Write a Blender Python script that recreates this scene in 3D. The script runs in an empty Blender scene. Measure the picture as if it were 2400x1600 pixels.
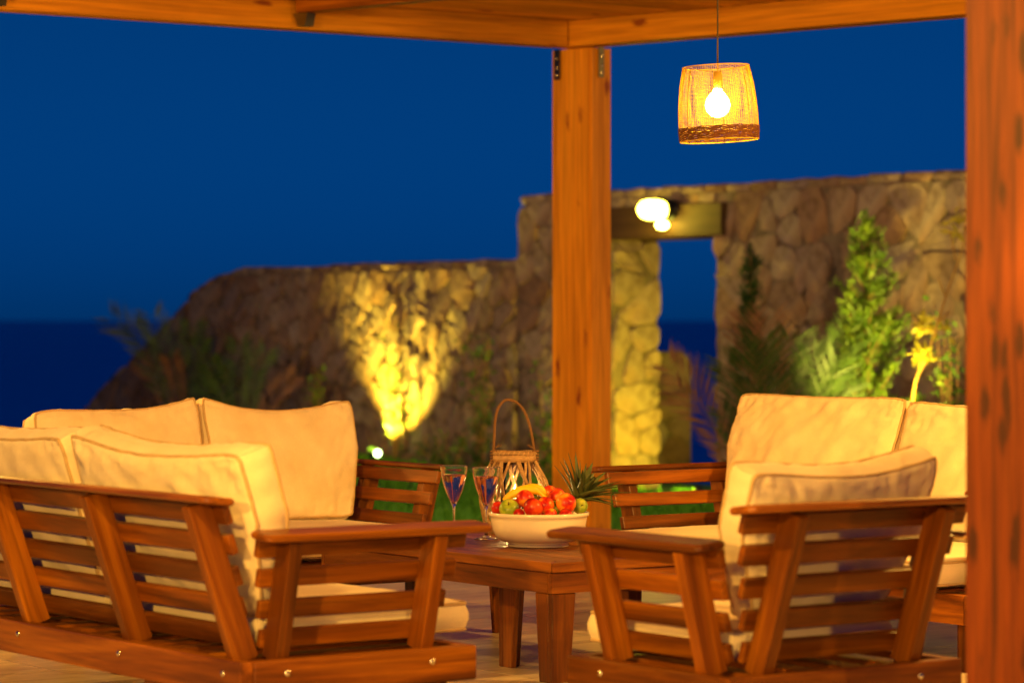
import bpy, bmesh, math, random
import numpy as np
from mathutils import Vector, Matrix, noise, Quaternion
random.seed(7); np.random.seed(7)
S = bpy.context.scene
COL = S.collection
R = math.radians
F = 6980.0; HOR = 750.0; H = 1.2            # lens in photo pixels, horizon row, eye height

# ------------------------------------------------------------------ camera, sky, lamps, exposure
cam = bpy.data.cameras.new('camera'); co = bpy.data.objects.new('camera', cam); COL.objects.link(co)
co.location = (0, 0, H); co.rotation_euler = (R(90), 0, 0)
cam.sensor_width = 36; cam.lens = F/2400*36; cam.shift_y = (HOR-800)/2400
cam.clip_start = .1; cam.clip_end = 90000
cam.dof.use_dof = True; cam.dof.focus_distance = 10.75; cam.dof.aperture_fstop = 2.8
S.camera = co
S.view_settings.view_transform = 'Standard'; S.view_settings.look = 'None'
S.view_settings.exposure = 0.0; S.view_settings.gamma = 1.0; S.view_settings.use_curve_mapping = False
S.cycles.max_bounces = 16; S.cycles.transmission_bounces = 14; S.cycles.diffuse_bounces = 4; S.cycles.glossy_bounces = 6; S.cycles.transparent_max_bounces = 12
S.cycles.sample_clamp_indirect = 6.0
S.cycles.caustics_reflective = False; S.cycles.caustics_refractive = False

W = bpy.data.worlds.new('World'); S.world = W; W.use_nodes = True
nt = W.node_tree; bg = nt.nodes['Background']
sky = nt.nodes.new('ShaderNodeTexSky'); sky.sky_type = 'NISHITA'; sky.sun_disc = False
sky.sun_elevation = R(5.5); sky.sun_rotation = R(180); sky.ozone_density = 4.0; sky.dust_density = .3
tint = nt.nodes.new('ShaderNodeMix'); tint.data_type = 'RGBA'; tint.blend_type = 'MULTIPLY'
tint.inputs['Factor'].default_value = 1.0
tint.inputs[7].default_value = (0.001, .228, 1.0, 1)
bw = nt.nodes.new('ShaderNodeRGBToBW'); nt.links.new(sky.outputs[0], bw.inputs[0])
nt.links.new(bw.outputs[0], tint.inputs[6]); nt.links.new(tint.outputs[2], bg.inputs['Color'])
bg.inputs['Strength'].default_value = 0.073

def plight(name, loc, power, color, radius=.08):
    l = bpy.data.lights.new(name, 'POINT'); l.energy = power; l.color = color; l.shadow_soft_size = radius
    o = bpy.data.objects.new(name, l); COL.objects.link(o); o.location = loc; return o
WARM = (1.0, .53, .085)
plight('unseen_terrace_lamp', (-1.1, 6.3, 2.0), 280, WARM, .07)      # unseen pendants over the terrace, set to light seats, beams and roof
plight('unseen_terrace_lamp', (2.3, 9.6, 1.9), 300, WARM, .07)
plight('unseen_terrace_lamp', (-3.4, 12.0, 1.9), 300, WARM, .07)
plight('unseen_house_lamp', (3.0, 3.2, 3.5), 180, WARM, .06)  # unseen lamp set high for highlights on top faces
plight('unseen_house_lamp', (2.6, -1.5, 2.3), 1250, WARM, .1)
plight('unseen_house_lamp', (-3.8, 0.3, 2.4), 2500, WARM, .1)           # unseen lamps standing in for the house lights behind the viewer
plight('unseen_house_lamp', (-2.9, 4.6, 3.5), 220, WARM, .06)  # second unseen high lamp, also for the top highlights
plight('garden_fill_lamp', (7.5, 15.0, 2.6), 300, (1, .62, .22), .15)   # unseen lamp added beyond the frame to brighten the stone wall
gl = bpy.data.lights.new('garden_fill_flood', 'SPOT'); gl.energy = 800; gl.color = (1, .60, .27); gl.spot_size = R(88); gl.spot_blend = .5; gl.shadow_soft_size = .15
go = bpy.data.objects.new('garden_fill_flood', gl); COL.objects.link(go); go.location = (-5.0, 18.6, 2.4)  # unseen floodlight added to brighten the stone walls
go.rotation_euler = (Vector((.9, 24.0, .1))-Vector(go.location)).to_track_quat('-Z', 'Y').to_euler()

# ------------------------------------------------------------------ helpers
U = Vector((-.579, .815, 0)).normalized(); V = Vector((.815, .579, 0)).normalized(); Z = Vector((0, 0, 1))
def px(x, y, d):
    return Vector(((x-1200)/F*d, d, H+(HOR-y)/F*d))

def tag(o, label=None, cat=None, group=None, kind=None):
    if label: o['label'] = label
    if cat: o['category'] = cat
    if group: o['group'] = group
    if kind: o['kind'] = kind
    return o

def empty(name, loc=(0, 0, 0), M=None):
    o = bpy.data.objects.new(name, None); COL.objects.link(o)
    o.empty_display_size = .1
    if M is not None: o.matrix_basis = M
    else: o.location = loc
    return o

def link(name, me, mat=None, parent=None, M=None, smooth=False):
    if mat and not me.materials: me.materials.append(mat)
    o = bpy.data.objects.new(name, me); COL.objects.link(o)
    if parent is not None: o.parent = parent
    if M is not None: o.matrix_basis = M
    if smooth: me.polygons.foreach_set('use_smooth', [True]*len(me.polygons))
    return o

def mesh(name, v, f, smooth=False):
    me = bpy.data.meshes.new(name); me.from_pydata([tuple(p) for p in v], [], f); me.update()
    if smooth: me.polygons.foreach_set('use_smooth', [True]*len(me.polygons))
    return me

def axes(x, z):
    x = x.normalized(); y = z.cross(x).normalized(); z = x.cross(y)
    return x, y, z

def frame(o, x, z=Z):
    x, y, z = axes(Vector(x), Vector(z))
    M = Matrix.Identity(4)
    for i, c in enumerate((x, y, z)):
        for j in range(3): M[j][i] = c[j]
    M.translation = o
    return M

_boxcache = {}
def box_mesh(l, w, t, bev, r=0.0):
    """plank: length on x, width on y, thickness on z; r rounds the plan corners"""
    k = (round(l, 3), round(w, 3), round(t, 3), round(bev, 4), round(r, 3))
    if k in _boxcache: return _boxcache[k]
    bm = bmesh.new()
    if r > 0:
        pts = []
        for cx, cy, a0 in ((l/2-r, w/2-r, 0), (-l/2+r, w/2-r, 90), (-l/2+r, -w/2+r, 180), (l/2-r, -w/2+r, 270)):
            for i in range(5):
                a = R(a0+i*22.5); pts.append((cx+r*math.cos(a), cy+r*math.sin(a)))
        fr = []
        for zz, s in ((-t/2, bev), (-t/2+bev, 0), (t/2-bev, 0), (t/2, bev)):
            sx = (l/2-s)/(l/2); sy = (w/2-s)/(w/2)
            fr.append([bm.verts.new((x*sx, y*sy, zz)) for x, y in pts])
        n = len(pts)
        for a, b in zip(fr, fr[1:]):
            for i in range(n): bm.faces.new((a[i], a[(i+1) % n], b[(i+1) % n], b[i]))
        bm.faces.new(fr[0][::-1]); bm.faces.new(fr[-1])
    else:
        bmesh.ops.create_cube(bm, size=1)
        bmesh.ops.scale(bm, vec=(l, w, t), verts=bm.verts)
        if bev > 0:
            bmesh.ops.bevel(bm, geom=bm.edges[:], offset=bev, segments=2, profile=.6, affect='EDGES')
    me = bpy.data.meshes.new('plank'); bm.to_mesh(me); bm.free()
    _boxcache[k] = me
    return me

def plank(name, parent, a, b, w, t, mat, up=Z, bev=.003, r=0.0):
    a = Vector(a); b = Vector(b)
    me = box_mesh((b-a).length, w, t, bev, r)
    key = me.name+mat.name
    if me.materials and me.materials[0] != mat:
        me = me.copy(); me.materials.clear()
    return link(name, me, mat, parent, frame((a+b)/2, b-a, up))

def tube_data(pts, rad, seg=8, closed=False, base=0):
    """verts, faces for a tube along pts; rad scalar or list"""
    pts = [Vector(p) for p in pts]; n = len(pts)
    rr = rad if isinstance(rad, (list, tuple)) else [rad]*n
    v = []; f = []
    prev = None
    for i, p in enumerate(pts):
        if closed: tg = pts[(i+1) % n]-pts[i-1]
        else: tg = pts[min(i+1, n-1)]-pts[max(i-1, 0)]
        tg.normalize()
        if prev is None:
            prev = tg.orthogonal().normalized()
        s = (prev-tg*prev.dot(tg))
        s = s.normalized() if s.length > 1e-6 else tg.orthogonal().normalized()
        prev = s; c = tg.cross(s)
        for j in range(seg):
            a = 2*math.pi*j/seg
            v.append(p+(s*math.cos(a)+c*math.sin(a))*rr[i])
    m = n if closed else n-1
    for i in range(m):
        for j in range(seg):
            a = i*seg+j; b = i*seg+(j+1) % seg
            k = ((i+1) % n)*seg
            f.append((base+a, base+b, base+k+(j+1) % seg, base+k+j))
    if not closed:
        f.append(tuple(base+j for j in range(seg))[::-1]); f.append(tuple(base+(n-1)*seg+j for j in range(seg)))
    return v, f

class MB:
    def __init__(s): s.v = []; s.f = []
    def tube(s, pts, rad, seg=8, closed=False):
        v, f = tube_data(pts, rad, seg, closed, len(s.v)); s.v += v; s.f += f; return s
    def add(s, v, f):
        b = len(s.v); s.v += [Vector(p) for p in v]; s.f += [tuple(i+b for i in q) for q in f]; return s
    def lathe(s, prof, seg=32, c=(0, 0, 0), fl=None):
        b = len(s.v); c = Vector(c)
        for r, z in prof:
            for j in range(seg):
                a = 2*math.pi*j/seg; k = fl(j, z) if fl else 1
                s.v.append(c+Vector((r*k*math.cos(a), r*k*math.sin(a), z)))
        for i in range(len(prof)-1):
            for j in range(seg):
                s.f.append((b+i*seg+j, b+i*seg+(j+1) % seg, b+(i+1)*seg+(j+1) % seg, b+(i+1)*seg+j))
        return s
    def build(s, name, mat, parent=None, M=None, smooth=True):
        return link(name, mesh(name, s.v, s.f, smooth), mat, parent, M)

def spline(ctrl, n):
    """Catmull-Rom through control points"""
    c = [Vector(p) for p in ctrl]; c = [c[0]*2-c[1]]+c+[c[-1]*2-c[-2]]
    out = []
    m = len(c)-3
    for i in range(n+1):
        x = i/n*m; k = min(int(x), m-1); t = x-k
        p0, p1, p2, p3 = c[k:k+4]
        out.append(.5*((2*p1)+(p2-p0)*t+(2*p0-5*p1+4*p2-p3)*t*t+(3*p1-p0-3*p2+p3)*t*t*t))
    return out

# ------------------------------------------------------------------ materials
def mat(name):
    m = bpy.data.materials.new(name); m.use_nodes = True
    n = m.node_tree.nodes; return m, m.node_tree, n['Principled BSDF']
def N(t, kind, **kw):
    n = t.nodes.new('ShaderNode'+kind)
    for k, v in kw.items():
        if k in n.inputs: n.inputs[k].default_value = v
        else: setattr(n, k, v)
    return n
def ramp(t, fac, stops):
    n = t.nodes.new('ShaderNodeValToRGB'); e = n.color_ramp.elements
    while len(e) < len(stops): e.new(.5)
    for i, (p, c) in enumerate(stops):
        e[i].position = p; e[i].color = (c[0], c[1], c[2], 1)
    t.links.new(fac, n.inputs[0]); return n.outputs[0]
def mixc(t, a, b, fac, mode='MIX'):
    n = t.nodes.new('ShaderNodeMix'); n.data_type = 'RGBA'; n.blend_type = mode
    for k, v in ((0, fac), (6, a), (7, b)):
        if hasattr(v, 'is_linked') or hasattr(v, 'links'): t.links.new(v, n.inputs[k])
        else: n.inputs[k].default_value = v if k == 0 else (*v, 1)
    return n.outputs[2]
def bump(t, bs, height, strength, dist=.01):
    b = N(t, 'Bump', Strength=strength, Distance=dist); t.links.new(height, b.inputs['Height'])
    t.links.new(b.outputs[0], bs.inputs['Normal'])
def coords(t, scale, jitter=True):
    tc = N(t, 'TexCoord'); mp = N(t, 'Mapping'); mp.inputs['Scale'].default_value = scale
    t.links.new(tc.outputs['Object'], mp.inputs['Vector'])
    if jitter:
        oi = N(t, 'ObjectInfo'); ml = N(t, 'Math', operation='MULTIPLY'); ml.inputs[1].default_value = 37
        t.links.new(oi.outputs['Random'], ml.inputs[0])
        cb = N(t, 'CombineXYZ')
        for i in range(3): t.links.new(ml.outputs[0], cb.inputs[i])
        t.links.new(cb.outputs[0], mp.inputs['Location'])
    return mp.outputs[0]
def rand_val(t, color, lo=.75, hi=1.2):
    oi = N(t, 'ObjectInfo'); mr = N(t, 'MapRange'); mr.inputs['To Min'].default_value = lo; mr.inputs['To Max'].default_value = hi
    t.links.new(oi.outputs['Random'], mr.inputs['Value'])
    hs = N(t, 'HueSaturation'); t.links.new(mr.outputs[0], hs.inputs['Value']); t.links.new(color, hs.inputs['Color'])
    return hs.outputs[0]

def wood(name, c_dark, c_mid, c_light, rough=.5, knots=0.0, grain=1.0, vary=(.8, 1.2), coat=0, kcol=(.07, .02, .006), kscale=(2.6, 8, 8)):
    m, t, b = mat(name)
    v = coords(t, (1.1*grain, 13*grain, 13*grain))
    n1 = N(t, 'TexNoise', Scale=1.0, Detail=6.0, Roughness=.62, Distortion=.7); t.links.new(v, n1.inputs['Vector'])
    v2 = coords(t, (3*grain, 90*grain, 90*grain))
    n2 = N(t, 'TexNoise', Scale=1.0, Detail=3.0, Roughness=.5); t.links.new(v2, n2.inputs['Vector'])
    col = ramp(t, n1.outputs['Fac'], [(.30, c_dark), (.5, c_mid), (.72, c_light)])
    fine = ramp(t, n2.outputs['Fac'], [(.3, (.72, .72, .72)), (.65, (1.08, 1.08, 1.08))])
    col = mixc(t, col, fine, 1.0, 'MULTIPLY')
    if knots:
        v3 = coords(t, kscale)
        vo = N(t, 'TexVoronoi', Scale=1.0, Randomness=1.0); t.links.new(v3, vo.inputs['Vector'])
        dn = N(t, 'TexNoise', Scale=5.0, Detail=3.0); t.links.new(v3, dn.inputs['Vector'])
        ad = N(t, 'Math', operation='MULTIPLY_ADD'); ad.inputs[1].default_value = .30; t.links.new(dn.outputs['Fac'], ad.inputs[0])
        t.links.new(vo.outputs['Distance'], ad.inputs[2])
        k = ramp(t, ad.outputs[0], [(.18+.12*knots, (1, 1, 1)), (.26+.20*knots, (0, 0, 0))])
        col = mixc(t, col, kcol, k)
    if knots > 1:
        v4 = coords(t, (.9, 34, 34)); n4 = N(t, 'TexNoise', Scale=1.0, Detail=2.0, Roughness=.4); t.links.new(v4, n4.inputs['Vector'])
        col = mixc(t, col, kcol, ramp(t, n4.outputs['Fac'], [(.62, (0, 0, 0)), (.70, (.8, .8, .8))]))
    col = rand_val(t, col, *vary)
    t.links.new(col, b.inputs['Base Color']); b.inputs['Roughness'].default_value = rough
    b.inputs['Specular IOR Level'].default_value = .25
    if coat: b.inputs['Coat Weight'].default_value = coat; b.inputs['Coat Roughness'].default_value = .3
    bump(t, b, n2.outputs['Fac'], .25, .004)
    return m

TEAK = wood('teak', (.055, .013, .001), (.17, .046, .002), (.34, .11, .004), .40, coat=.1, vary=(.62, 1.3))
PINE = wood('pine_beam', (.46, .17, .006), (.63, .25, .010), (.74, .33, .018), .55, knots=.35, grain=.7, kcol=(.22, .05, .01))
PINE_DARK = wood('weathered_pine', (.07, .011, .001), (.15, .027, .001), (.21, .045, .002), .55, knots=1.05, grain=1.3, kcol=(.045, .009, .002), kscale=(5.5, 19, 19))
WILLOW = wood('willow', (.30, .17, .08), (.42, .25, .12), (.55, .34, .18), .6, grain=3)

def fabric():
    m, t, b = mat('canvas_fabric')
    tc = N(t, 'TexCoord')
    w1 = N(t, 'TexNoise', Scale=260.0, Detail=2.0); t.links.new(tc.outputs['Object'], w1.inputs['Vector'])
    w2 = N(t, 'TexNoise', Scale=7.0, Detail=4.0); t.links.new(tc.outputs['Object'], w2.inputs['Vector'])
    c = ramp(t, w2.outputs['Fac'], [(.3, (.74, .60, .38)), (.7, (.84, .70, .48))])
    c2 = mixc(t, c, ramp(t, w1.outputs['Fac'], [(.3, (.9, .9, .9)), (.7, (1, 1, 1))]), 1.0, 'MULTIPLY')
    t.links.new(c2, b.inputs['Base Color']); b.inputs['Roughness'].default_value = .9
    b.inputs['Specular IOR Level'].default_value = .15
    b.inputs['Sheen Weight'].default_value = .2
    bump(t, b, w1.outputs['Fac'], .12, .002)
    return m
FAB = fabric()
def plain(name, c, rough=.5, metal=0, **kw):
    m, t, b = mat(name); b.inputs['Base Color'].default_value = (*c, 1); b.inputs['Roughness'].default_value = rough
    b.inputs['Metallic'].default_value = metal
    nz = N(t, 'TexNoise', Scale=30.0, Detail=3.0); tc = N(t, 'TexCoord'); t.links.new(tc.outputs['Object'], nz.inputs['Vector'])
    c2 = ramp(t, nz.outputs['Fac'], [(.3, tuple(x*.85 for x in c)), (.7, tuple(min(1, x*1.1) for x in c))])
    t.links.new(c2, b.inputs['Base Color'])
    for k, v in kw.items(): b.inputs[k].default_value = v
    return m
PIPE = plain('piping_fabric', (.50, .34, .17), .9)
STEEL = plain('bolt_steel', (.75, .68, .55), .25, 1)
BRACKET = plain('bracket_steel', (.20, .16, .07), .38, 1)
DARKMET = plain('dark_metal', (.03, .03, .03), .4, .6)
CERAMIC, _t, _b = mat('glazed_ceramic'); _b.inputs['Base Color'].default_value = (.80, .68, .56, 1); _b.inputs['Roughness'].default_value = .16
CORD = plain('cord', (.03, .012, .006), .7)
ROPE = plain('rope', (.17, .08, .03), .9)
WAX = plain('wax', (.85, .72, .5), .5); 
def emis(name, c, s):
    m, t, b = mat(name); b.inputs['Base Color'].default_value = (0, 0, 0, 1)
    b.inputs['Emission Color'].default_value = (*c, 1); b.inputs['Emission Strength'].default_value = s; return m
BULB = emis('bulb_glow', (1, .72, .06), 100)
FLAME = emis('flame', (1, .62, .2), 900)
WLAMP = emis('wall_lamp_glow', (1, .76, .05), 55)
def glass(name, c=(1, 1, 1), rough=0.0, ior=1.45):
    m, t, b = mat(name); b.inputs['Base Color'].default_value = (*c, 1); b.inputs['Roughness'].default_value = rough
    b.inputs['Transmission Weight'].default_value = 1; b.inputs['IOR'].default_value = ior; return m
def thin_glass(name):
    m, t, b = mat(name); tr = N(t, 'BsdfTransparent'); gl = N(t, 'BsdfGlossy', Roughness=.03); fr = N(t, 'Fresnel', IOR=1.5)
    mx = N(t, 'MixShader'); t.links.new(fr.outputs[0], mx.inputs[0]); t.links.new(tr.outputs[0], mx.inputs[1]); t.links.new(gl.outputs[0], mx.inputs[2])
    t.links.new(mx.outputs[0], t.nodes['Material Output'].inputs[0]); return m
JARG = thin_glass('jar_glass')
GLASS = glass('clear_glass'); WINE = glass('rose_wine', (1.0, .50, .36), 0, 1.34)

def stone_mat(name, tones, mortar=False):
    m, t, b = mat(name)
    tc = N(t, 'TexCoord')
    n1 = N(t, 'TexNoise', Scale=9.0, Detail=6.0, Roughness=.65); t.links.new(tc.outputs['Object'], n1.inputs['Vector'])
    n2 = N(t, 'TexNoise', Scale=2.2, Detail=4.0); t.links.new(tc.outputs['Object'], n2.inputs['Vector'])
    oi = N(t, 'ObjectInfo')
    if mortar: c = ramp(t, n2.outputs['Fac'], [(.3, tones[0]), (.7, tones[-1])])
    else: c = ramp(t, oi.outputs['Random'], [(i/(len(tones)-1), k) for i, k in enumerate(tones)])
    st = ramp(t, n1.outputs['Fac'], [(.28, (.45, .36, .28)), (.5, (.9, .88, .85)), (.75, (1.15, 1.15, 1.15))])
    c = mixc(t, c, st, 1.0, 'MULTIPLY')
    rust = ramp(t, n2.outputs['Fac'], [(.55, (0, 0, 0)), (.75, (.6, .6, .6))])
    c = mixc(t, c, (.30, .13, .035), rust)
    t.links.new(c, b.inputs['Base Color']); b.inputs['Roughness'].default_value = .95
    bump(t, b, n1.outputs['Fac'], .7, .03)
    return m
STONE = stone_mat('rubble_stone', [(.24, .165, .11), (.33, .25, .18), (.28, .17, .10), (.36, .29, .22), (.21, .12, .07), (.30, .225, .18), (.27, .20, .15)])
MORTAR = stone_mat('mortar', [(.14, .105, .075), (.20, .155, .11)], True)
def leafmat(name, c, c2, rough=.5, tr=.25):
    m, t, b = mat(name)
    tc = N(t, 'TexCoord'); n1 = N(t, 'TexNoise', Scale=6.0, Detail=3.0); t.links.new(tc.outputs['Object'], n1.inputs['Vector'])
    c_ = ramp(t, n1.outputs['Fac'], [(.35, c), (.65, c2)])
    t.links.new(c_, b.inputs['Base Color']); b.inputs['Roughness'].default_value = rough
    tl = N(t, 'BsdfTranslucent'); t.links.new(c_, tl.inputs['Color'])
    mx = N(t, 'MixShader'); mx.inputs[0].default_value = tr
    out = t.nodes['Material Output']; t.links.new(b.outputs[0], mx.inputs[1]); t.links.new(tl.outputs[0], mx.inputs[2]); t.links.new(mx.outputs[0], out.inputs[0])
    return m
L_BRIGHT = leafmat('fresh_conifer', (.06, .14, .008), (.17, .27, .012))
L_DARK = leafmat('dark_conifer', (.015, .05, .008), (.035, .09, .012))
L_PALM = leafmat('palm_leaf', (.03, .07, .01), (.07, .14, .016))
L_DRY = leafmat('dry_palm_leaf', (.24, .11, .05), (.36, .17, .08))
L_YEL = leafmat('yellow_leaf', (.55, .50, .03), (.7, .62, .05))
L_SHRUB = leafmat('shrub_leaf', (.04, .10, .015), (.10, .18, .02))
BARK = plain('bark', (.28, .15, .06), .9)

def ground_mats():
    m, t, b = mat('lawn_soil'); tc = N(t, 'TexCoord'); n = N(t, 'TexNoise', Scale=1.3, Detail=6.0); t.links.new(tc.outputs['Object'], n.inputs['Vector'])
    t.links.new(ramp(t, n.outputs['Fac'], [(.3, (.03, .12, .006)), (.7, (.06, .20, .01))]), b.inputs['Base Color']); b.inputs['Roughness'].default_value = .95
    m2, t, b = mat('sea_water'); b.inputs['Base Color'].default_value = (0, .13, 1.0, 1); b.inputs['Roughness'].default_value = .32
    b.inputs['IOR'].default_value = 1.33; b.inputs['Specular IOR Level'].default_value = .5
    tc = N(t, 'TexCoord'); mp = N(t, 'Mapping'); mp.inputs['Scale'].default_value = (.05, .22, 1); t.links.new(tc.outputs['Object'], mp.inputs['Vector'])
    n = N(t, 'TexNoise', Scale=1.0, Detail=8.0, Roughness=.6); t.links.new(mp.outputs[0], n.inputs['Vector']); bump(t, b, n.outputs['Fac'], .9, 2.0)
    m3, t, b = mat('terrace_tile')
    v = coords(t, (1.2, 9, 1)); n = N(t, 'TexNoise', Scale=1.6, Detail=7.0, Roughness=.6, Distortion=.6); t.links.new(v, n.inputs['Vector'])
    c = ramp(t, n.outputs['Fac'], [(.28, (.40, .29, .20)), (.5, (.58, .46, .34)), (.75, (.70, .58, .45))])
    t.links.new(rand_val(t, c, .88, 1.08), b.inputs['Base Color']); b.inputs['Roughness'].default_value = .38
    bump(t, b, n.outputs['Fac'], .15, .004)
    m4, t, b = mat('rocky_slope'); tc = N(t, 'TexCoord'); n = N(t, 'TexNoise', Scale=.6, Detail=8.0); t.links.new(tc.outputs['Object'], n.inputs['Vector'])
    t.links.new(ramp(t, n.outputs['Fac'], [(.3, (.06, .05, .03)), (.7, (.2, .16, .1))]), b.inputs['Base Color']); b.inputs['Roughness'].default_value = 1
    bump(t, b, n.outputs['Fac'], 1, .3)
    return m, m2, m3, m4
LAWN, SEA, TILE, ROCK = ground_mats()
GRASS = leafmat('grass_blade', (.06, .27, .008), (.14, .42, .015), .6, .3)

# ------------------------------------------------------------------ setting: sea, lawn, slope, terrace
W0 = Vector((.825, 24.5, 0))                      # wall front plane at the far door jamb
def wp(t, z, o=0): return W0+U*t-V*o+Z*z          # t along the wall (away), o out of its front face
def gz(t): return -.2+.037*min(max(t, 0), 6)-.10*max(t-7.5, 0)
def wall_t(x, o=0):
    r = (x-1200)/F; p = W0-V*o
    return (p.x-r*p.y)/(-U.x+r*U.y)

sea = link('sea', mesh('sea', [(-60000, -200, -16), (60000, -200, -16), (60000, 80000, -16), (-60000, 80000, -16)], [(0, 1, 2, 3)]), SEA); tag(sea, kind='structure')

def lawn():
    v = []; f = []; n = 24; m = 10
    for i in range(n+1):
        t = -9+i*21.0/n
        for j in range(m+1):
            o = -1.1+j*30.0/m
            p = wp(t, gz(t), o); v.append(p)
    for i in range(n):
        for j in range(m):
            a = i*(m+1)+j; f.append((a, a+1, a+m+2, a+m+1))
    o = link('lawn', mesh('lawn', v, f), LAWN); tag(o, kind='structure')
    # slope falling to the sea behind the wall
    v = []; f = []
    for i in range(29):
        t = -9+i*21.0/28
        for k, (oo, zz) in enumerate(((-1.1, 0), (-3, -2.2), (-7, -7), (-15, -17))):
            q = wp(t, (gz(t) if k == 0 else 0)+zz, oo); 
            if k: q += Vector((random.uniform(-.3, .3), random.uniform(-.3, .3), random.uniform(-.3, .3)))
            v.append(q)
    for i in range(28):
        for k in range(3):
            a = i*4+k; f.append((a, a+1, a+5, a+4))
    o = link('slope', mesh('slope', v, f), ROCK); tag(o, kind='structure')
    e = wp(12, gz(12), 0)
    v = []; f = []
    for j in range(11):
        for k, (tt, zz) in enumerate(((0, 0), (2, -2.5), (6, -8), (14, -17))):
            v.append(wp(12+tt, (gz(12) if k == 0 else 0)+zz, -1.1+j*3.0))
    for j in range(10):
        for k in range(3):
            a = j*4+k; f.append((a, a+1, a+5, a+4))
    o = link('slope', mesh('slope', v, f), ROCK); tag(o, kind='structure')
lawn()

# pergola frame: corner Q, WP along the right beam (towards the viewer), -V along the left beam
Q = Vector((.31, 15.92, 0)); WP_ = Vector((.741, -.672, 0)).normalized()
def pp(a, b, z): return Q+WP_*a-V*b+Z*z
def terrace():
    root = empty('terrace_floor', pp(4, 3, 0)); tag(root, kind='structure')
    # slab base
    c = [pp(-.55, -.55, 0), pp(14, -.55, 0), pp(14, 20, 0), pp(-.55, 20, 0)]
    # floor tiles run on the furniture grid U/V; region: clip to the parallelogram
    off = root.location
    v = [p-off+Z*(-.006) for p in c]+[p-off+Z*(-.32) for p in c]
    link('slab', mesh('slab', v, [(0, 3, 2, 1), (0, 1, 5, 4), (1, 2, 6, 5), (2, 3, 7, 6), (3, 0, 4, 7)]), plain('slab_concrete', (.2, .16, .12), .9), root)
    me = box_mesh(1.195, .595, .012, .002); me = me.copy(); me.materials.append(TILE)
    n = 0
    inv = Matrix(((WP_.x, -V.x), (WP_.y, -V.y))).inverted()
    for i in range(-18, 18):
        for j in range(-30, 40):
            p = Vector((0, 8, 0))+V*(i*1.2+(.6 if j % 2 else 0))+U*(j*.6)
            q = inv @ Vector((p.x-Q.x, p.y-Q.y))
            if q[0] < -.1 or q[1] < -.1 or q[0] > 13 or q[1] > 15: continue
            if abs(p.x) > .25*p.y+1.2 or p.y < 3: continue
            link('floor_tile', me, None, root, Matrix.Translation(p-off+Z*(-.005)) @ frame(Vector((0, 0, 0)), V)); n += 1
    return n
print('tiles', terrace())

def grass():
    n = 90000
    # points in wall frame
    t = np.random.uniform(-8.8, 11.5, n); o = np.random.uniform(.02, 9.5, n)
    u = np.array(U); v = np.array(V)
    x = W0.x+u[0]*t-v[0]*o; y = W0.y+u[1]*t-v[1]*o
    a = np.array([WP_.x, WP_.y]); b = np.array([-V.x, -V.y])
    M = np.linalg.inv(np.array([[a[0], b[0]], [a[1], b[1]]]))
    q = M @ np.array([x-Q.x, y-Q.y])
    keep = ((q[0] < -.57) | (q[1] < -.57)) & (np.abs(x) < .21*y+.4)
    x = x[keep]; y = y[keep]; t = t[keep]; n = len(x)
    z = -.2+.037*np.clip(t, 0, 6)-.10*np.maximum(t-7.5, 0)
    h = np.random.uniform(.03, .085, n); w = np.random.uniform(.008, .016, n); an = np.random.uniform(0, 6.28, n)
    lx = np.random.normal(0, .02, n); ly = np.random.normal(0, .02, n)
    P = np.zeros((n, 3, 3))
    P[:, 0] = np.stack([x-np.cos(an)*w, y-np.sin(an)*w, z-.005], 1)
    P[:, 1] = np.stack([x+np.cos(an)*w, y+np.sin(an)*w, z-.005], 1)
    P[:, 2] = np.stack([x+lx, y+ly, z+h], 1)
    me = bpy.data.meshes.new('grass'); me.vertices.add(n*3); me.vertices.foreach_set('co', P.reshape(-1))
    me.loops.add(n*3); me.loops.foreach_set('vertex_index', np.arange(n*3, dtype=np.int32))
    me.polygons.add(n); me.polygons.foreach_set('loop_start', np.arange(0, n*3, 3, dtype=np.int32))
    me.update(); me.validate()
    o = link('grass', me, GRASS); tag(o, 'short green grass of the lawn between terrace and stone wall', 'grass', kind='stuff')
grass()

# ------------------------------------------------------------------ stone walls
def clip(poly, nx, ny, c):
    out = []
    for i in range(len(poly)):
        a = poly[i]; b = poly[(i+1) % len(poly)]
        da = a[0]*nx+a[1]*ny-c; db = b[0]*nx+b[1]*ny-c
        if da <= 0: out.append(a)
        if da*db < 0:
            k = da/(da-db); out.append((a[0]+(b[0]-a[0])*k, a[1]+(b[1]-a[1])*k))
    return out
def inside(poly, x, y):
    s = None
    for i in range(len(poly)):
        a = poly[i]; b = poly[(i+1) % len(poly)]
        c = (b[0]-a[0])*(y-a[1])-(b[1]-a[1])*(x-a[0])
        if s is None: s = c > 0
        elif (c > 0) != s: return False
    return True
def cells(poly, size, rng, asp=1.0):
    xs = [p[0] for p in poly]; ys = [p[1] for p in poly]
    sx, sy = size, size*asp
    pts = []
    j = 0; y = min(ys)-sy
    while y < max(ys)+sy:
        x = min(xs)-sx+(j % 2)*sx/2
        while x < max(xs)+sx:
            if rng.random() > .2:
                q = (x+rng.uniform(-.48, .48)*sx, y+rng.uniform(-.48, .48)*sy)
                if inside(poly, *q): pts.append(q)
            x += sx
        y += sy*.92; j += 1
    out = []
    for i, p in enumerate(pts):
        c = list(poly)
        for k, q in enumerate(pts):
            if k == i: continue
            dx, dy = q[0]-p[0], q[1]-p[1]
            if dx*dx+dy*dy > (3.2*max(sx, sy))**2: continue
            mx, my = (p[0]+q[0])/2, (p[1]+q[1])/2
            c = clip(c, dx, dy, mx*dx+my*dy)
            if len(c) < 3: break
        if len(c) >= 3: out.append(c)
    return out
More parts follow.
